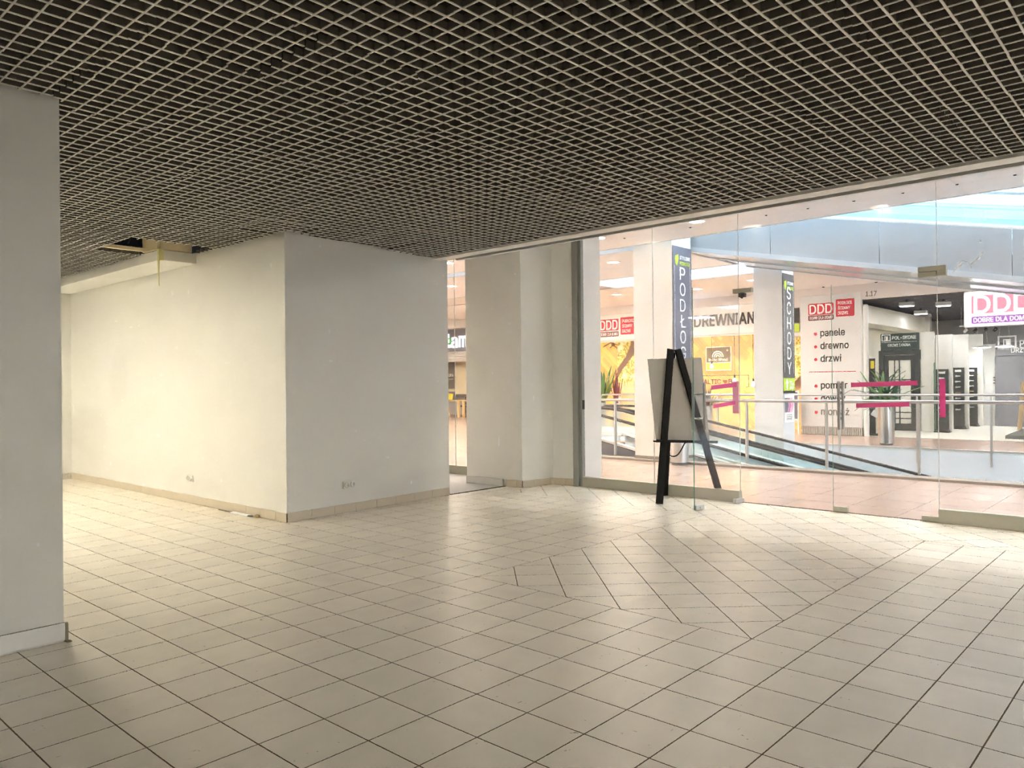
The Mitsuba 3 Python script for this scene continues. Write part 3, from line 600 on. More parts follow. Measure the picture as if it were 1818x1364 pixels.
bf = balustrade('balustrade', 17.4, -12.35, 5.5, [-11.9, -10.45, -9.0, -7.54, -6.08, -4.51, -3.19, -1.75, -.3, 1.15], -0.31, 1.10, 'far glass balustrade with a steel handrail across the floor opening')
add('end_bend', sweep([(-12.35, 17.4, 1.10), (-12.45, 17.4, 1.09), (-12.52, 17.4, 1.03), (-12.55, 17.4, .9), (-12.55, 17.4, 0.0)], 0.024, 10), 'steel', bf, smooth=30)

# inclined moving walks: two below (through the opening), two above
SL = -0.2075
def walk(ya, yb, zh5, xtop, xend, label, upper):
    """a moving walk along x: handrails at zh5 for x = -5, falling with +x; the top landing ends at xtop"""
    t = thing('moving_walkway', label, 'travelator')
    zh = lambda x: zh5 + SL * (x + 5)
    for y in (ya, yb):
        pts = [(x, y, zh(x)) for x in np.linspace(xend, xtop, 24)]
        zt = zh(xtop); pts += [(xtop - .35, y, zt + .045), (xtop - .8, y, zt + .06), (xtop - 1.5, y, zt + .06), (xtop - 1.7, y, zt + .0), (xtop - 1.8, y, zt - .2), (xtop - 1.75, y, zt - .45), (xtop - 1.55, y, zt - .6)]
        m = sweep(pts, 0.028, 10); add('handrail', m, 'rail_blue' if upper else 'rubber', t, smooth=40, label='grey blue handrail' if upper else 'black rubber handrail')
        q = [(x, zh(x) - .045) for x in (xend, xtop)] + [(xtop - 1.45, zh(xtop) - .0), (xtop - 1.7, zh(xtop) - .3), (xtop - 1.5, zh(xtop) - .55), (xtop, zh(xtop) - .47), (xend, zh(xend) - .47)]
        st = 1.55; x = xtop
        while x < xend - .1:
            x2 = min(x + st, xend)
            v = [(x + .004, y, zh(x + .004) - .47), (x2 - .004, y, zh(x2 - .004) - .47), (x2 - .004, y, zh(x2 - .004) - .035), (x + .004, y, zh(x + .004) - .035)]
            add('balustrade_glass', trimesh.Trimesh(v, [(0, 1, 2), (0, 2, 3)], process=False), 'pane_cyan' if upper else 'pane_green', t); x = x2
        v = [(xtop, y, zh(xtop) - .47), (xtop, y, zh(xtop) - .035), (xtop - .8, y, zh(xtop) + .02), (xtop - 1.55, y, zh(xtop) + .02), (xtop - 1.74, y, zh(xtop) - .2), (xtop - 1.55, y, zh(xtop) - .52)]
        add('balustrade_glass', trimesh.Trimesh(v, [(0, 1, 2), (0, 2, 3), (0, 3, 4), (0, 4, 5)], process=False), 'pane_green', t)
        s = -1 if y == ya else 1
        def strip(dz0, dz1, y0, y1, xa=xtop, xb=xend):
            P = [(x, yy, zh(x) + dz) for x in (xa, xb) for yy in (y0, y1) for dz in (dz0, dz1)]
            return trimesh.convex.convex_hull(np.array(P))
        add('deck', cat(strip(-.50, -.46, y + s * .0 - .075, y + .075), box(xtop - 1.6, xtop, y - .075, y + .075, zh(xtop) - .53, zh(xtop) - .46)), 'gloss_white', t)
        add('deck_groove', strip(-.515, -.50, y - .07, y + .07), 'mall_grey' if upper else 'black', t)
    y0, y1 = ya - .05, yb + .05
    def slab(dz0, dz1, ya_, yb_, xa, xb):
        P = [(x, yy, zh(x) + dz) for x in (xa, xb) for yy in (ya_, yb_) for dz in (dz0, dz1)]
        return trimesh.convex.convex_hull(np.array(P))
    add('pallet_belt', slab(-.86, -.82, ya + .06, yb - .06, xtop, xend), 'mall_grey' if upper else 'steel_soft', t)
    side = 'band_blue' if upper else 'grey_panel'
    x = xtop
    while x < xend - .05:
        x2 = min(x + 1.75, xend)
        if upper or True:
            for yy in ((y0 - .02, y0), (y1, y1 + .02)): add('side_panel', slab(-1.17, -.515, yy[0], yy[1], x + .004, x2 - .004), side if yy[0] < 13 or upper else 'mall_blue', t)
        for a, b in ((y0, (y0 + y1) / 2 - .004), ((y0 + y1) / 2 + .004, y1)): add('soffit_panel', slab(-1.235, -1.215, a, b, x + .003, x2 - .003), 'soffit', t)
        x = x2
    for yy in ((y0 - .05, y0), (y1, y1 + .05)): add('bottom_ledge', slab(-1.255, -1.17, yy[0], yy[1], xtop, xend), 'ledge_white', t)
    add('core', slab(-1.21, -.9, y0 + .01, y1 - .01, xtop, xend), 'mall_grey' if upper else 'mall_blue', t)
    return t
mat('soffit', (0.74, 0.74, 0.74), 0.12, metal=0.85)
mat('ledge_white', (0.50, 0.54, 0.58), 0.3)
walk(12.75, 13.9, -0.11, -9.4, 2.5, 'lower moving walkway nearest to the shop, sinking to the right', False)
walk(14.2, 15.4, -0.11, -9.4, 2.5, 'lower moving walkway on the far side, sinking to the right', False)
walk(12.75, 13.9, 4.63, -7.3, 4.5, 'upper moving walkway nearest to the shop with pale blue side panels', True)
walk(14.2, 15.4, 4.63, -7.3, 4.5, 'upper moving walkway on the far side above the grey pillar', True)

# bin and planters
bn = thing('litter_bin', 'cylindrical stainless steel litter bin at the foot of the cream pillar', 'bin')
add('body', lathe([(0, .045), (.148, .045), (.150, .05), (.150, .74), (.147, .75), (.0, .75)], 40, (-6.72, 11.62, 0)), 'steel_soft', bn, smooth=30)
add('plinth', lathe([(0, 0), (.135, 0), (.135, .05), (0, .05)], 32, (-6.72, 11.62, 0)), 'slate', bn, smooth=30)
add('lid', lathe([(.09, .75), (.152, .75), (.150, .785), (.10, .80), (.09, .80), (.09, .75)], 32, (-6.72, 11.62, 0)), 'steel', bn, smooth=30)
def planter(x, y, r, h, label):
    t = thing('planter', label, 'planter')
    add('body', lathe([(0, .03), (r - .005, .03), (r, .035), (r, h - .01), (r - .004, h), (r - .02, h), (r - .022, h - .05), (0, h - .05)], 36, (x, y, 0)), 'steel', t, smooth=30)
    add('foot', lathe([(0, 0), (r - .03, 0), (r - .03, .03), (0, .03)], 24, (x, y, 0)), 'slate', t)
    add('soil', lathe([(0, h - .05), (r - .022, h - .05), (r - .03, h - .03), (0, h - .02)], 24, (x, y, 0)), 'soil', t)
def blade(base, az, lean, L, w, bend=0.5, n=7, flat=0.0):
    """one long leaf: a folded strip from base, leaning outwards, with some thickness"""
    ca, sa = math.cos(az), math.sin(az); o = np.array([ca, sa, 0]); sd = np.array([-sa, ca, 0]); P, N = [], []
    p = np.array(base, float); ang = lean
    for i in range(n + 1):
        u = i / n; ww = w * (0.55 + 1.2 * u) if u < .35 else w * (0.97 * (1 - ((u - .35) / .65) ** 2.2) + .03)
        d = o * math.sin(ang) + np.array([0, 0, math.cos(ang)]); nr = o * math.cos(ang) - np.array([0, 0, math.sin(ang)])
        P += [p - sd * ww / 2 + nr * ww * .12, p - nr * 0.003, p + sd * ww / 2 + nr * ww * .12, p + nr * 0.006]
        p = p + d * (L / n); ang += bend / n
    F = []
    for i in range(n):
        a, b = i * 4, i * 4 + 4
        for k in range(4):
            F += [(a + k, a + (k + 1) % 4, b + k), (a + (k + 1) % 4, b + (k + 1) % 4, b + k)]
    F += [(0, 2, 1), (0, 3, 2)]; e = n * 4; F += [(e, e + 1, e + 2), (e, e + 2, e + 3)]
    return trimesh.Trimesh(np.array(P), F, process=False)
# snake plant
planter(-12.92, 18.0, 0.15, 0.86, 'stainless steel planter of the snake plant beside the glass front post')
planter(-12.56, 18.25, 0.13, 0.84, 'stainless steel planter with red leaves next to the snake plant')
pl = thing('snake_plant', 'tall snake plant with upright green and yellow edged leaves', 'plant')
for k in range(24):
    a = rng.uniform(0, 6.28); L = rng.uniform(.7, 1.28)
    add('leaf', blade((-12.92 + .07 * math.cos(a), 18.0 + .07 * math.sin(a), .83), a, rng.uniform(.05, .5), L, .10, rng.uniform(-.1, .35)), ('leaf_green', 'leaf_dark', 'leaf_yellow')[k % 3], pl, smooth=50)
pl = thing('red_leaf_plant', 'slender plant with dark red leaves beside the snake plant', 'plant')
for k in range(9):
    a = rng.uniform(0, 6.28)
    add('leaf', blade((-12.56 + .05 * math.cos(a), 18.25 + .05 * math.sin(a), .81), a, rng.uniform(.05, .3), rng.uniform(.6, 1.15), .065, rng.uniform(-.1, .3)), 'leaf_red', pl, smooth=50)
planter(-9.62, 18.0, 0.165, 0.80, 'stainless steel planter behind the open glass door')
pl = thing('low_plant', 'bushy dark plant with reddish stems behind the open glass door', 'plant')
for k in range(34):
    a = rng.uniform(0, 6.28)
    add('leaf', blade((-9.62 + .1 * math.cos(a), 18.0 + .1 * math.sin(a), .78), a, rng.uniform(.2, 1.25), rng.uniform(.25, .62), .05, rng.uniform(.2, .9), 6), ('leaf_red', 'leaf_dark', 'brown')[k % 3], pl, smooth=50)
planter(-5.28, 17.98, 0.165, 0.86, 'stainless steel planter in front of the door showroom')
pl = thing('leafy_plant', 'wide bushy plant with grey green trailing leaves in front of the showroom', 'plant')
for k in range(95):
    a = rng.uniform(0, 6.28); ln = rng.uniform(.08, 1.7); L = rng.uniform(.25, .66)
    b0 = np.array([-5.28 + rng.normal(0, .10), 17.98 + rng.normal(0, .09), .84 + abs(rng.normal(0, .17))])
    add('leaf', blade(b0, a, ln, L, rng.uniform(.05, .085), rng.uniform(.2, 1.1), 5), ('leaf_dark', 'leaf_grey', 'leaf_dark', 'leaf_green')[k % 4], pl, smooth=50)
for a, L, ln, m in ((0.75, .75, .45, 'leaf_green'), (0.3, .85, .95, 'leaf_green'), (2.3, .55, .55, 'leaf_grey'), (3.9, .8, 1.0, 'leaf_grey'), (3.3, .7, .7, 'leaf_dark'), (2.8, .9, .8, 'leaf_dark')):
    add('leaf', blade((-5.28, 17.98, .9), a, ln, L, .085, .35, 8), m, pl, smooth=50)
add('stem', sweep([(-5.28, 17.9, .86), (-5.6, 17.8, 1.15), (-5.95, 17.75, 1.2), (-6.2, 17.7, 1.05)], .006, 6), 'leaf_dark', pl)

# ------------------------------------------------------------------ shop fronts across the opening
SY = 20.45
struct('shopfront', cat(box(-40, -6.56, SY, SY + .2, 3.60, 3.90), box(-15.35, -15.05, SY, SY + .3, 0, 3.62), box(-8.35, -8.12, SY, SY + .3, 2.62, 3.62)), 'mall_white', label='white shop front header of the flooring shop')
add('number', mv(text('1.16', .11, .28, .004), FRONT(-15.0, SY - .001, 3.66)), 'letter_grey', 'shopfront')
struct('shop_ceiling', box(-16, -8.1, SY + .2, 23, 3.5, 3.6), 'store_white')
struct('wall_shop', box(-16.5, -8.1, 22.6, 22.75, 0, 3.6), 'wood_wall', label='honey coloured wood panelled back wall of the flooring shop')
struct('wall_shop_side', cat(box(-16.5, -16.3, SY + .2, 22.6, 0, 3.6), box(-8.1, -7.9, SY + .2, 22.6, 0, 3.6)), 'wood_wall')
w3 = struct('window_3', cat(box(-15.05, -8.35, SY + .02, SY + .06, 2.74, 2.79), box(-15.05, -8.35, SY + .02, SY + .06, 0, .06)), 'steel_soft', label='shop window of the flooring shop')
for a, b in ((-15.04, -13.2), (-13.19, -11.35), (-11.34, -9.9), (-9.89, -8.36)):
    add('glass_pane', trimesh.Trimesh([(a, SY + .04, .06), (b, SY + .04, .06), (b, SY + .04, 2.75), (a, SY + .04, 2.75)], [(0, 1, 2), (0, 2, 3)], process=False), 'pane', w3)
def ddd(t, x0, x1, zd, zs, y, xs0, xs1, zq):
    """the red DDD mark with its strap line and the red square with three words; zd, zs, zq = (bottom, top)"""
    w = x1 - x0
    add('logo_panel', mv(rrect(0, w, 0, zd[1] - zd[0], .035, .004), FRONT(x0, y, zd[0])), 'red', t)
    add('logo_lettering', mv(text('DDD', (zd[1] - zd[0]) * .80, w * .90, .004), FRONT(x0 + w * .05, y - .004, zd[0] + (zd[1] - zd[0]) * .10)), 'letter_white', t)
    add('strap_panel', mv(rrect(0, w, 0, zs[1] - zs[0], .025, .004), FRONT(x0, y, zs[0])), 'maroon', t)
    add('strap_lettering', mv(text('DOBRE DLA DOMU', (zs[1] - zs[0]) * .58, w * .90, .004), FRONT(x0 + w * .05, y - .004, zs[0] + (zs[1] - zs[0]) * .21)), 'letter_white', t)
    wq, hq = xs1 - xs0, zq[1] - zq[0]
    add('word_panel', mv(rrect(0, wq, 0, hq, .025, .004), FRONT(xs0, y, zq[0])), 'red', t)
    for i, (s, f) in enumerate((('PODŁOGI', .74), ('ŚCIANY', .66), ('DRZWI', .54))):
        add('word', mv(text(s, hq * .17, wq * f, .004), FRONT(xs0 + wq * .12, y - .004, zq[0] + hq * (.70 - .29 * i))), 'letter_white', t)
s1 = thing('shop_sign', 'white sign board with red DDD logo left of the cream pillar', 'sign')
add('panel', cbox(-14.88, -12.3, SY - .04, SY + .0, 2.79, 3.60, .004), 'plain_white', s1)
ddd(s1, -14.70, -13.95, (3.10, 3.47), (2.91, 3.07), SY - .041, -13.88, -13.30, (2.95, 3.50))
s2_ = thing('shop_sign', 'white sign board with large dark letters DREWNIAN between the two pillars', 'sign')
add('panel', cbox(-11.9, -8.4, SY - .04, SY, 2.79, 3.60, .004), 'plain_white', s2_)
for i, (ch, x, w) in enumerate(zip('DREWNIAN', (-11.28, -11.01, -10.77, -10.60, -10.21, -9.965, -9.87, -9.61), (.225, .205, .155, .365, .20, .06, .235, .20))):
    add('letter', mv(text(ch, .315, w, .02), FRONT(x, SY - .041, 3.045)), 'letter_grey' if i < 6 else 'letter_black', s2_)
add('black_block', box(-8.62, -8.15, SY - .046, SY - .04, 2.98, 3.38), 'letter_black', s2_)
add('green_block', box(-8.62, -8.15, SY - .046, SY - .04, 2.74, 2.96), 'lime', s2_)
for k, (x0, x1, lab) in enumerate(((-14.55, -12.6, 'large print of a yellow autumn tree behind the window below the left DDD sign'), (-9.2, -8.2, 'large print of a yellow autumn tree right of the grey pillar'))):
    tag(add('tree_mural' if k == 0 else 'tree_mural_001', box(x0, x1, 21.2, 21.22, 0.25, 2.88), 'tree_print'), lab, 'mural')
fr = thing('showpiece', 'orange brown wooden frame showpiece below the tree print', 'frame')
add('rail', cat(cbox(-15.0, -14.25, 21.0, 21.06, 1.02, 1.14), cbox(-14.35, -14.27, 21.0, 21.06, .1, 1.1), cbox(-14.98, -14.9, 21.0, 21.06, .1, 1.1)), 'oak', fr)
bs = thing('shop_sign', 'square framed Baltic Wood sign, grey over yellow, on the wood wall', 'sign')
X_, Z_ = -12.05, 1.78
add('frame', cbox(X_, X_ + .88, 22.54, 22.6, Z_, Z_ + .77, .005), 'plain_white', bs)
add('grey_field', box(X_ + .03, X_ + .85, 22.533, 22.54, Z_ + .27, Z_ + .74), 'basalt', bs)
add('yellow_field', box(X_ + .03, X_ + .85, 22.533, 22.54, Z_ + .03, Z_ + .245), 'yellow', bs)
for r0, r1 in ((.17, .205), (.105, .14), (.04, .075)):
    add('arc', mv(prism(sg.Point(0, 0).buffer(r1, 24).difference(sg.Point(0, 0).buffer(r0, 24)) & sg.box(-.3, 0, .3, .3), 0, .004), FRONT(X_ + .42, 22.533, Z_ + .43)), 'letter_white', bs)
add('lettering', mv(text('Baltic Wood', .085, .66, .004), FRONT(X_ + .10, 22.533, Z_ + .31)), 'letter_white', bs)
add('dot', mv(prism(sg.Point(0, 0).buffer(.03, 12), 0, .004), FRONT(X_ + .75, 22.533, Z_ + .64)), 'letter_white', bs)
b3 = thing('wall_lettering', 'brown wall lettering BALTIC Be under a thin frame line on the wood wall', 'lettering')
add('word', mv(text('BALTIC', .15, .72, .01), FRONT(-12.28, 22.6, 1.36)), 'maroon', b3)
add('word', mv(text('Be', .15, .26, .01), FRONT(-11.30, 22.6, 1.36)), 'maroon', b3)
hp = np.array([(16 * math.sin(a) ** 3, 13 * math.cos(a) - 5 * math.cos(2 * a) - 2 * math.cos(3 * a) - math.cos(4 * a)) for a in np.linspace(0, 2 * math.pi, 40)[:-1]]) * .0045
add('heart', mv(prism(sg.Polygon(hp), 0, .01), FRONT(-11.42, 22.6, 1.43)), 'maroon', b3)
add('frame_line', cat(box(-12.4, -10.62, 22.59, 22.6, 1.62, 1.635), box(-10.635, -10.62, 22.59, 22.6, 1.25, 1.635), box(-10.72, -10.62, 22.59, 22.6, 1.25, 1.265)), 'letter_black', b3)
for k, (x, z, lab) in enumerate(((-11.56, 1.91, 'bare pendant bulb in front of the Baltic Wood sign'), (-10.80, 1.46, 'bare pendant bulb at the upright pink tape of the open door'), (-10.20, 1.35, 'bare pendant bulb at the left edge of the grey pillar'), (-12.9, 1.7, 'bare pendant bulb hidden by the cream pillar'), (-14.75, 1.95, 'bare pendant bulb above the snake plant'))):
    t_ = thing('pendant_bulb', lab, 'lamp')
    bulb = lathe([(0, -.075), (.03, -.068), (.055, -.04), (.06, -.005), (.045, .035), (.022, .065), (.018, .08), (0, .08)], 20, (x, 22.0, z))
    add('bulb', bulb, 'gloss_white', t_, smooth=40, emit=np.array([1.0, .80, .45]) * 55)
    add('socket', lathe([(0, .075), (.024, .075), (.026, .15), (.012, .17), (0, .17)], 16, (x, 22.0, z)), 'black', t_, smooth=40)
    add('cord', cyl((x, 22.0, z + .16), (x, 22.0, 3.5), .006, 6), 'black', t_)
for x in (-15.3, -13.5, -11.7, -9.9):  # added ceiling discs that brighten the wood wall
    downlight(x, 21.6, True, z=3.5, tint=(1.0, .80, .46), power=2.5, lab='added warm fill light in the ceiling of the flooring shop', grp='added fill lights in the flooring shop')
ch = thing('antler_lamp', 'small dark branching lamp hanging under the left DDD sign', 'lamp')
add('arms', cat(sweep([(-15.25, 21.4, 2.66), (-14.95, 21.4, 2.78), (-14.8, 21.4, 2.74), (-14.5, 21.4, 2.62)], .02, 6), sweep([(-14.95, 21.35, 2.60), (-14.85, 21.4, 2.70), (-14.72, 21.45, 2.58)], .016, 6)), 'chair_brown', ch)
add('hub', trimesh.creation.icosphere(2, .06).apply_translation((-14.86, 21.4, 2.72)), 'chair_brown', ch, smooth=True)
add('rod', cyl((-14.86, 21.4, 2.74), (-14.86, 21.4, 3.5), .01, 6), 'chair_brown', ch)
ab = thing('pavement_sign', 'dark grey board on a white easel stand right of the grey pillar', 'sign')
add('board', mv(cbox(-.24, .24, -.012, .012, .42, 1.12, .004), frame((-8.33, 20.1, 0), (1, 0, 0), (0, 1, 0), (0, .0, 1))), 'banner_grey', ab)
add('leg', cat(cbox(-8.60, -8.565, 20.09, 20.12, 0, 1.18), cbox(-8.095, -8.06, 20.09, 20.12, 0, 1.18), cbox(-8.6, -8.06, 20.09, 20.12, 1.12, 1.16), cbox(-8.6, -8.06, 20.09, 20.12, .38, .42), cbox(-8.35, -8.31, 20.3, 20.33, 0, .9)), 'plain_white', ab)
add('lettering', mv(cat(*[box(0, .12, z, z + .02, 0, .003) for z in (0, .05, .1)]), FRONT(-8.5, 20.087, .5)), 'letter_white', ab)
add('caption', box(-8.52, -8.14, 20.085, 20.088, 1.02, 1.08), 'letter_grey', ab)

# the roller panel with the list of goods
p_ = thing('list_panel', 'tall light grey panel listing panele, drewno, drzwi, pomiar, dowóz, montaż', 'sign')
add('panel', cbox(-8.12, -6.56, SY - .06, SY + .06, .215, 3.66, .006), 'mall_grey', p_)
add('centre_joint', box(-7.30, -7.296, SY - .061, SY - .06, .215, 3.66), 'letter_grey', p_)
for k in range(34): add('slat', box(-8.10 + k * .0455, -8.075 + k * .0455, SY - .05, SY - .03, 0.012, .215), 'steel_soft', p_)
add('grille_back', box(-8.12, -6.56, SY - .03, SY + .06, 0.0, .215), 'taupe', p_)
ddd(p_, -7.90, -7.24, (3.155, 3.455), (3.01, 3.14), SY - .061, -7.185, -6.72, (3.07, 3.52))
for s, zb, w, m in (('panele', 2.59, .63, 'letter_black'), ('drewno', 2.255, .72, 'letter_black'), ('drzwi', 1.92, .53, 'letter_black'), ('pomiar', 1.22, .68, 'letter_black'), ('dowóz', .88, .62, 'letter_black'), ('montaż', .53, .72, 'letter_grey')):
    add('word', mv(text(s, .175, w, .004), FRONT(-7.59, SY - .061, zb)), m, p_)
    add('bullet', mv(prism(sg.Point(0, 0).buffer(.042, 14), 0, .004), FRONT(-7.715, SY - .061, zb + .06)), 'red', p_)
add('red_line', box(-7.89, -6.70, SY - .064, SY - .06, 1.645, 1.66), 'red', p_)
struct('post', cat(cyl((-6.47, SY, 0), (-6.47, SY, 3.30), .062, 20), lathe([(0, .05), (.05, .035), (.062, 0), (0, 0)], 20, (-6.47, SY, 3.30))), 'gloss_white', label='round white post at the showroom entrance', smooth=30)
hd = struct('showroom_header', cat(box(-6.56, 8, SY - .04, SY + .12, 3.48, 3.72), box(-6.56, 8, SY, SY + .12, 3.72, 3.9)), 'mall_white', label='white header above the open showroom with the number 1.17')
add('number', mv(text('1.17', .12, .26, .004), FRONT(-6.45, SY - .041, 3.54)), 'letter_grey', hd)

# ------------------------------------------------------------------ door showroom
struct('showroom_floor', box(-7.9, 8, 20.53, 31, -.3, 0.002), 'carpet', label='pale grey carpet of the showroom')
struct('wall_showroom_left', cat(box(-7.9, -7.35, SY + .085, 31, 0, 3.9), box(-7.35, -6.75, 21.2, 27.5, 2.95, 3.42)), 'store_beige', label='beige side wall and boxed beam of the showroom')
struct('wall_showroom_back', box(-7.9, 8, 30.6, 31, 0, 3.9), 'grey_wall')
sc = struct('showroom_ceiling', box(-7.4, 8, SY + .12, 31, 3.75, 3.85), 'store_ceiling', label='dark slatted showroom ceiling')
for k in range(44):
    y = 20.9 + .22 * k
    add('slat', box(-7.35, 6, y, y + .05, 3.52, 3.62), 'slat_grey', sc)
for k, (x, y) in enumerate(((-5.9, 21.9), (-5.2, 22.6), (-4.6, 24.2), (-3.2, 22.2), (-2.0, 24.6), (-4.4, 27), (-6.3, 24.8), (-1, 22.2), (-3.0, 28))):
    t_ = thing('spotlight', ('bright spotlight under the dark showroom ceiling left of the lit DDD sign', 'second spotlight under the dark showroom ceiling, left of the lit DDD sign')[k] if k < 2 else 'spotlight deeper under the dark showroom ceiling', 'lamp', None if k < 2 else 'spotlights in the showroom')
    add('housing', cbox(x - .17, x + .17, y - .1, y + .1, 3.36, 3.46, .01), 'lamp_body', t_)
    add('stem', cyl((x, y, 3.45), (x, y, 3.55), .02, 10), 'black', t_)
    add('lens', box(x - .15, x + .15, y - .085, y + .085, 3.345, 3.355), 'gloss_white', t_, emit=np.array([1, .97, .9]) * LAMP_SHOP * 1.6)
rl = thing('track_light', 'light rail with small spots below the showroom ceiling', 'lamp')
add('rail', cbox(-5.45, -4.3, 25.48, 25.53, 2.96, 3.0), 'plain_white', rl)
for k, x in enumerate((-5.30, -5.05, -4.8, -4.55)):
    add('spot', cat(cyl((x, 25.5, 2.88), (x, 25.5, 2.97), .012, 8), cyl((x - .03, 25.47, 2.80), (x + .03, 25.53, 2.88), .04, 12)), 'black' if k else 'lamp_body', rl)
for x in (-5.4, -4.35): add('wire', cyl((x, 25.5, 3.0), (x, 25.5, 3.75), .004, 5), 'plain_white', rl)
dd_ = thing('display_door', 'dark framed glazed door on display under the left board reading POL-SKONE', 'door')
X_, Y_ = -7.03, 23.3
add('frame', cat(cbox(X_, X_ + .13, Y_, Y_ + .12, 0.003, 2.24), cbox(X_ + .94, X_ + 1.07, Y_, Y_ + .12, 0.003, 2.24), cbox(X_, X_ + 1.07, Y_, Y_ + .12, 2.13, 2.26)), 'anthracite', dd_)
lf = add('leaf', cat(cbox(X_ + .13, X_ + .25, Y_ + .03, Y_ + .08, .01, 2.12), cbox(X_ + .83, X_ + .94, Y_ + .03, Y_ + .08, .01, 2.12), cbox(X_ + .25, X_ + .83, Y_ + .03, Y_ + .08, 1.98, 2.12), cbox(X_ + .25, X_ + .83, Y_ + .03, Y_ + .08, .01, .20)), 'anthracite', dd_)
add('glazing', box(X_ + .25, X_ + .83, Y_ + .055, Y_ + .065, .2, 1.98), 'store_white', dd_)
add('glazing_bar', cat(box(X_ + .40, X_ + .42, Y_ + .035, Y_ + .075, .2, 1.98), box(X_ + .52, X_ + .55, Y_ + .035, Y_ + .075, .2, 1.98), *[box(X_ + .25, X_ + .83, Y_ + .035, Y_ + .075, z, z + .025) for z in (.33, .50, .75, 1.42)]), 'anthracite', dd_)
def polskone(x, y, z, w, h, label, m):
    t = thing('brand_board', label, 'sign')
    add('panel', cbox(x, x + w, y, y + .05, z, z + h, .003), m, t)
    s = w
    add('emblem', mv(cat(prism(sg.box(0, 0, .24 * s, .19 * s) - sg.box(.022 * s, .022 * s, .218 * s, .168 * s), 0, .004), prism(sg.box(.07 * s, .0, .17 * s, .14 * s) - sg.box(.085 * s, 0, .105 * s, .125 * s), 0, .004)), FRONT(x + .03 * w, y - .001, z + h * .60 - .02)), 'letter_white', t)
    add('lettering', mv(text('POL-SKONE', .095 * s, .62 * w, .004), FRONT(x + .31 * w, y - .001, z + h * .60 + .02)), 'letter_white', t)
    add('line', box(x + .03 * w, x + .95 * w, y - .004, y, z + h * .48, z + h * .50), 'letter_white', t)
    add('lettering', mv(text('DRZWI I OKNA', .075 * s, .58 * w, .004), FRONT(x + .20 * w, y - .001, z + h * .22)), 'letter_white', t)
    return t
polskone(-6.97, 23.28, 2.262, 1.0, .47, 'dark green board reading POL-SKONE DRZWI I OKNA above the display door', 'dark_teal')
for k, (x0, x1, y, h) in enumerate(((-5.935, -5.60, 23.32, 2.74), (-5.55, -5.15, 23.25, 2.64), (-5.58, -5.14, 25.05, 2.72), (-5.60, -5.13, 26.85, 2.80))):
    t_ = thing('sample_panel', ('tall white sample panel beside the dark display door', 'tall white sample panel behind the first handle stand', 'tall white sample panel behind the second handle stand', 'tall white sample panel behind the third handle stand')[k], 'panel')
    add('panel', cbox(x0, x1, y, y + .08, 0.003, h, .004), 'store_white', t_)
    add('edge_strip', box(x0 - .06, x0, y + .02, y + .06, 0.003, h - .75), ('store_beige', 'leaf_grey', 'oak_pale', 'leaf_grey')[k], t_)
def handle_stand(x, y, h, label):
    t = thing('handle_stand', label, 'display stand')
    add('panel', cbox(x, x + .30, y, y + .05, .07, h, .004), 'anthracite', t)
    add('base', cat(cbox(x - .04, x + .34, y - .10, y + .12, 0.003, .03), cbox(x - .02, x + .32, y - .06, y + .10, .045, .075), box(x + .05, x + .25, y - .02, y + .06, .03, .045)), 'black', t)
    add('caption', box(x + .07, x + .23, y - .004, y, h - .12, h - .06), 'letter_white', t)
    for k in range(7):
        z = h - .24 - .16 * k
        if z < .25: break
        add('handle', cat(cyl((x + .09, y - .05, z), (x + .22, y - .05, z + .004 * (k % 3)), .014, 10), cyl((x + .10, y - .05, z), (x + .10, y, z), .012, 10), cyl((x + .10, y - .012, z), (x + .10, y, z), .028, 14)), 'gloss_white' if k % 4 != 3 else 'brown', t)
    for z in np.linspace(h - .4, h - 1.1, 5): add('label_dot', box(x + .02, x + .035, y - .003, y, z, z + .015), 'letter_white', t)
handle_stand(-5.51, 23.06, 1.70, 'dark stand of door handles nearest to the display door, partly behind the upright pink tape')
handle_stand(-5.53, 24.93, 1.76, 'middle one of the three dark stands of door handles')
handle_stand(-5.55, 26.68, 1.78, 'farthest of the three dark stands of door handles, beside the desk')
bs_ = thing('brochure_stand', 'slim black stand with white leaflets beside the round white post', 'stand')
add('post', cbox(-6.58, -6.42, 20.95, 21.0, .04, 1.98, .004), 'black', bs_)
add('base', cbox(-6.66, -6.32, 20.82, 21.15, 0.003, .04, .004), 'black', bs_)
add('label', box(-6.52, -6.43, 20.94, 20.95, 1.72, 1.92), 'yellow', bs_)
for z in (.50,): add('leaflet', mv(box(-.07, .1, -.005, .005, 0, .24), trimesh.transformations.compose_matrix(translate=(-6.46, 20.90, z), angles=(-.35, .5, 0))), 'paper', bs_)
dk = thing('desk', 'desk with a rough wooden front at the back of the showroom', 'desk')
add('front', cbox(-5.71, -5.02, 29.0, 29.05, 0.003, .70, .004), 'desk_wood', dk)
add('side', trimesh.convex.convex_hull(np.array([(-5.02, 29.0, 0.003), (-5.02, 29.0, .72), (-4.62, 29.5, 0.003), (-4.9, 29.5, .72), (-4.98, 29.0, .003), (-4.6, 29.55, .003), (-4.98, 29.02, .72)])), 'slate', dk)
add('top', cbox(-5.76, -4.86, 28.95, 29.6, .70, .74, .004), 'slate', dk)
for k, (x, c, h, lab) in enumerate(((-5.68, 'red', .22, 'red folder at the left end of the desk'), (-5.52, 'maroon', .20, 'dark red folder on the desk'), (-5.36, 'red', .24, 'red and black folder leaning on the desk'))):
    tag(add('folder' if k == 0 else 'folder_%03d' % k, mv(cbox(-.05, .05, -.12, .12, 0, h, .006), trimesh.transformations.compose_matrix(translate=(x, 29.40, .743), angles=(0, .12, 0))), c), lab, 'folder')
bk = thing('wicker_basket', 'small light brown basket with white paper on the desk', 'basket')
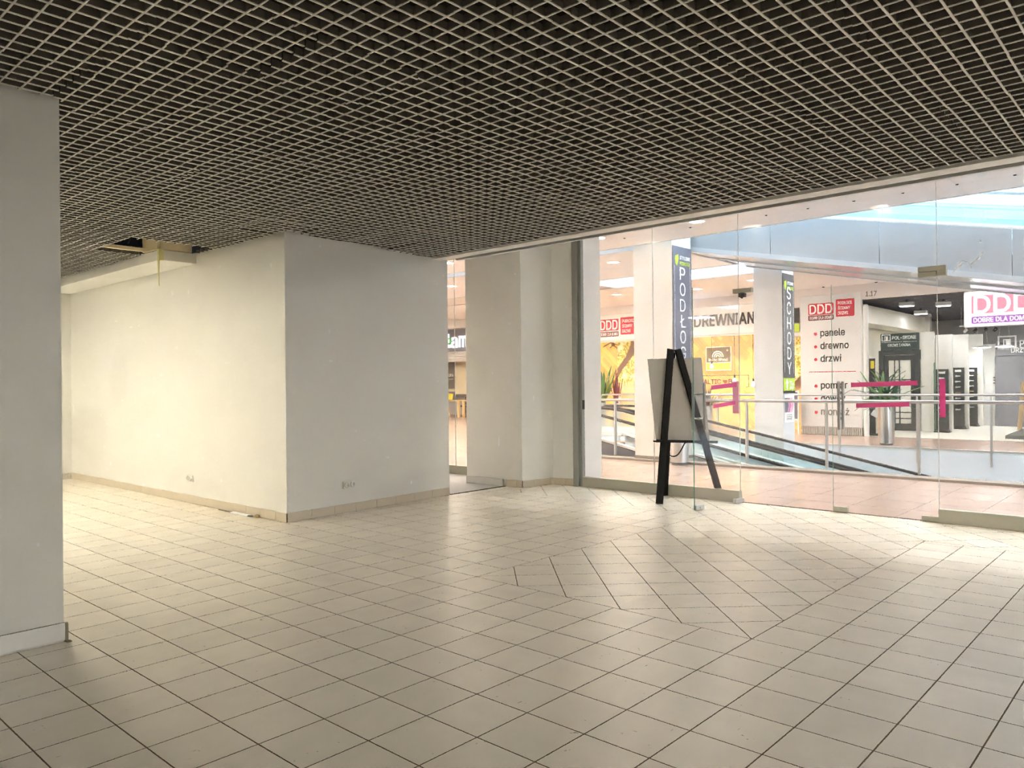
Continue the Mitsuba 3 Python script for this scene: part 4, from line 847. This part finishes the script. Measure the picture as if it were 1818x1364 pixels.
add('body', lathe([(0, 0), (.12, 0), (.16, .16), (.15, .16), (.115, .015), (0, .015)], 20, (-5.05, 29.3, .742)), 'oak', bk, smooth=30)
add('handle', sweep([(-5.2 + .15 * (1 - math.cos(a)), 29.3, .742 + .15 + .13 * math.sin(a)) for a in np.linspace(0, math.pi, 12)], .012, 6), 'oak', bk)
add('paper_sheet', mv(cbox(-.1, .1, -.1, .1, 0, .03), trimesh.transformations.compose_matrix(translate=(-5.05, 29.25, .86), angles=(.4, .3, .2))), 'paper', bk)
tag(add('paper_pile', cat(*[mv(box(-.2, .2, -.15, .15, 0, .012), trimesh.transformations.compose_matrix(translate=(-5.4 + rng.normal(0, .06), 29.10, .742 + .0125 * k), angles=(0, 0, rng.normal(0, .2)))) for k in range(4)]), 'paper'), 'loose white papers lying on the desk front', 'paper')
nw = thing('notice_partition', 'pale partition with pinned notices behind the desk', 'partition')
add('panel', cbox(-5.20, -4.86, 27.3, 27.36, 0.003, 2.5, .004), 'plain_white', nw)
add('sheet', box(-5.15, -4.98, 27.29, 27.3, 1.28, 1.5), 'paper', nw)
add('tag', cat(*[box(-4.94, -4.88, 27.29, 27.3, z, z + .04) for z in (1.45, 1.37, 1.29)]), 'letter_grey', nw)
gb = polskone(-4.82, 27.0, 2.12, 2.0, .40, 'grey board with POL-SKONE lettering at the right edge below the lit sign', 'grey_panel')
tag(add('display_wall', cbox(-4.85, -2.6, 27.06, 27.14, .003, 2.12, .004), 'grey_panel'), 'large plain grey display wall below the right POL-SKONE board', 'display')
for k, (x, y, lab) in enumerate(((-5.02, 26.2, 'left one of two flat white pendant lamps under the lit sign'), (-4.42, 26.0, 'right one of two flat white pendant lamps under the lit sign'))):
    t_ = thing('pendant_lamp', lab, 'lamp')
    add('shade', lathe([(0, .05), (.16, .045), (.24, .01), (.24, 0), (.0, 0)], 28, (x, y, 2.36)), 'gloss_white', t_, smooth=30)
    m = trimesh.creation.cylinder(radius=.22, height=.004, sections=28); m.apply_translation((x, y, 2.352)); add('lens', m, 'gloss_white', t_, emit=np.array([1, .98, .95]) * LAMP_SHOP * .12)
    for dx in (-.15, .15): add('wire', cyl((x + dx, y, 2.4), (x + dx * .3, y, 3.6), .004, 5), 'plain_white', t_)
bb = thing('board_stack', 'brown sample boards leaning on a dark base at the right edge', 'boards')
add('base', trimesh.convex.convex_hull(np.array([(-3.62, 21.3, .003), (-3.62, 21.3, .08), (-3.3, 21.5, .24), (-2.6, 21.5, .3), (-2.6, 21.2, .003), (-2.6, 21.2, .1), (-3.62, 21.9, .003), (-2.6, 21.9, .003), (-3.3, 21.9, .24)])), 'slate', bb)
for k in range(4):
    x = -3.42 + k * .13; P = [(x, 21.52 + .02 * k, .2), (x + .09, 21.52 + .02 * k, .2), (x + .04, 21.52, .24), (x + .03 + .03, 21.75, 1.35), (x + .17, 21.75, 1.35), (x, 21.6, .2), (x + .09, 21.6, .2), (x + .06, 21.8, 1.35), (x + .17, 21.8, 1.35)]
    add('board', trimesh.convex.convex_hull(np.array(P)), ('cardboard', 'oak_pale')[k % 2], bb)
# the lit DDD sign
ls = thing('lit_sign', 'glowing white sign with pink DDD letters hanging at the right edge', 'sign')
add('box', cbox(-4.19, -1.75, 20.0, 20.14, 2.60, 3.42, .02), 'gloss_white', ls)
add('face', mv(rrect(-4.175, -1.765, 2.615, 3.405, .08, .004), FRONT(0, 20.0, 0)), 'gloss_white', ls, emit=(.9, .9, .95))
add('logo_panel', mv(rrect(-4.03, -2.86, 2.90, 3.31, .03, .004), FRONT(0, 19.994, 0)), 'black', ls, emit=(.62, .22, .29))
add('logo_lettering', mv(text('DDD', .385, 1.10, .004), FRONT(-3.985, 19.989, 2.915)), 'letter_white', ls, emit=(.8, .78, .8))
add('strap_panel', mv(rrect(-4.03, -2.86, 2.675, 2.835, .03, .004), FRONT(0, 19.994, 0)), 'black', ls, emit=(.30, .075, .37))
add('strap_lettering', mv(text('DOBRE DLA DOMU', .10, 1.06, .004), FRONT(-3.99, 19.989, 2.705)), 'letter_white', ls, emit=(.8, .78, .82))
add('hanger', cat(*[cyl((x, 20.07, 3.41), (x, 20.07, 3.87), .01, 8) for x in (-3.9, -2.1)]), 'steel_soft', ls)

# ------------------------------------------------------------------ the far shop seen through the side passage
FY = 23.2
fs = struct('far_shopfront', cat(box(-30, -19, FY, FY + .1, 2.9, 3.95), box(-30, -19, FY + 2, FY + 2.1, 0, 3.9)), 'mall_white', label='far shop front seen through the side passage')
si = thing('fascia_sign', 'blue grey fascia with big white letters seen through the side passage', 'sign')
add('panel', cbox(-27.5, -21.5, FY - .06, FY, 2.88, 3.84, .005), 'fascia_grey', si)
add('lettering', mv(text('lla', .58, .92, .03), FRONT(-25.12, FY - .06, 3.06)), 'letter_white', si, emit=(.9, .9, .95))
add('lettering', mv(text('m', .62, .52, .03), FRONT(-24.13, FY - .06, 3.06)), 'letter_white', si, emit=(.9, .9, .95))
sh = thing('shutter_box', 'white ribbed shutter box under the blue grey fascia', 'shutter')
for k in range(4): add('rib', cbox(-27.5, -21.5, FY - .05, FY + .05, 2.42 + .115 * k, 2.53 + .115 * k, .02), 'plain_white', sh)
so = thing('poster_board', 'dark taupe board with SOFA lettering seen through the side passage', 'sign')
add('panel', cbox(-27.0, -25.32, FY + .82, FY + .87, 1.27, 2.58, .004), 'taupe_dark', so)
add('lettering', mv(text('SOFA', .12, .42, .004), FRONT(-25.86, FY + .819, 1.80)), 'letter_white', so)
add('emblem', mv(text('S', .22, .15, .004), FRONT(-25.95, FY + .819, 1.98)), 'mall_blue', so)
add('line', cat(box(-26.3, -25.45, FY + .815, FY + .82, 1.68, 1.695), box(-26.3, -25.75, FY + .815, FY + .82, 1.60, 1.625)), 'letter_white', so)
struct('far_wood_wall', cat(box(-25.31, -22.4, FY + .82, FY + .95, 1.0, 2.6), box(-27, -25.32, FY + .8, FY + .95, 1.12, 1.22)), 'oak_pale', label='pale oak wall beside the dark board')
def table(x, y, label):
    t = thing('wooden_table', label, 'table')
    add('top', cbox(x - .9, x + .9, y - .4, y + .4, .70, .75, .005), 'oak', t)
    for sx in (-.82, .82):
        for sy in (-.32, .32): add('leg', cbox(x + sx - .05, x + sx + .05, y + sy - .05, y + sy + .05, 0.0, .70, .004), 'oak', t)
table(-25.0, 23.45, 'pale wooden table seen through the side passage'); table(-23.05, 23.45, 'second pale wooden table, half hidden by the wall pier')
def chair(x, y, rot, m, label):
    t = thing('chair', label, 'chair'); R = trimesh.transformations.compose_matrix(translate=(x, y, 0), angles=(0, 0, rot))
    add('seat', mv(cbox(-.22, .22, -.22, .22, .44, .50, .015), R), m, t); add('backrest', mv(cbox(-.21, .21, .19, .23, .52, .88, .015), R), m, t)
    for sx in (-.2, .2):
        for sy in (-.2, .2): add('leg', mv(hullbar(np.array((sx * 1.1, sy * 1.1, 0.0)), np.array((sx * .85, sy * .85, .45)), (1.0, 0, 0), .03, .03), R), 'oak' if m != 'chair_brown' else 'chair_brown', t)
chair(-25.0, 22.95, math.pi, 'upholstery', 'grey upholstered chair in front of the wooden table in the passage view')
chair(-24.5, 23.85, 0, 'chair_brown', 'dark brown chair behind the wooden table in the passage view')
tag(add('yellow_cushion', mv(cbox(-.17, .17, -.05, .05, 0, .28, .02), trimesh.transformations.compose_matrix(translate=(-25.05, 23.35, .77), angles=(-.25, .12, .2))), 'yellow'), 'yellow cushion standing on the wooden table', 'cushion')
ex = thing('exit_sign', 'small green exit sign at the left edge of the passage view', 'sign')
add('panel', cbox(-21.75, -21.30, 19.98, 20.02, 2.95, 3.2, .004), 'exit_green', ex)
add('symbol', mv(cat(prism(sg.box(.27, .05, .38, .20), 0, .004), prism(sg.box(.1, .09, .22, .13), 0, .004)), FRONT(-21.75, 19.979, 2.95)), 'letter_white', ex)
add('hanger', cyl((-21.5, 20, 3.2), (-21.5, 20, 3.87), .008, 6), 'steel_soft', ex)
mat('fascia_grey', (0.30, 0.34, 0.40), 0.5); mat('taupe_dark', (0.17, 0.155, 0.13), 0.5); mat('exit_green', (0.05, 0.42, 0.16), 0.5)
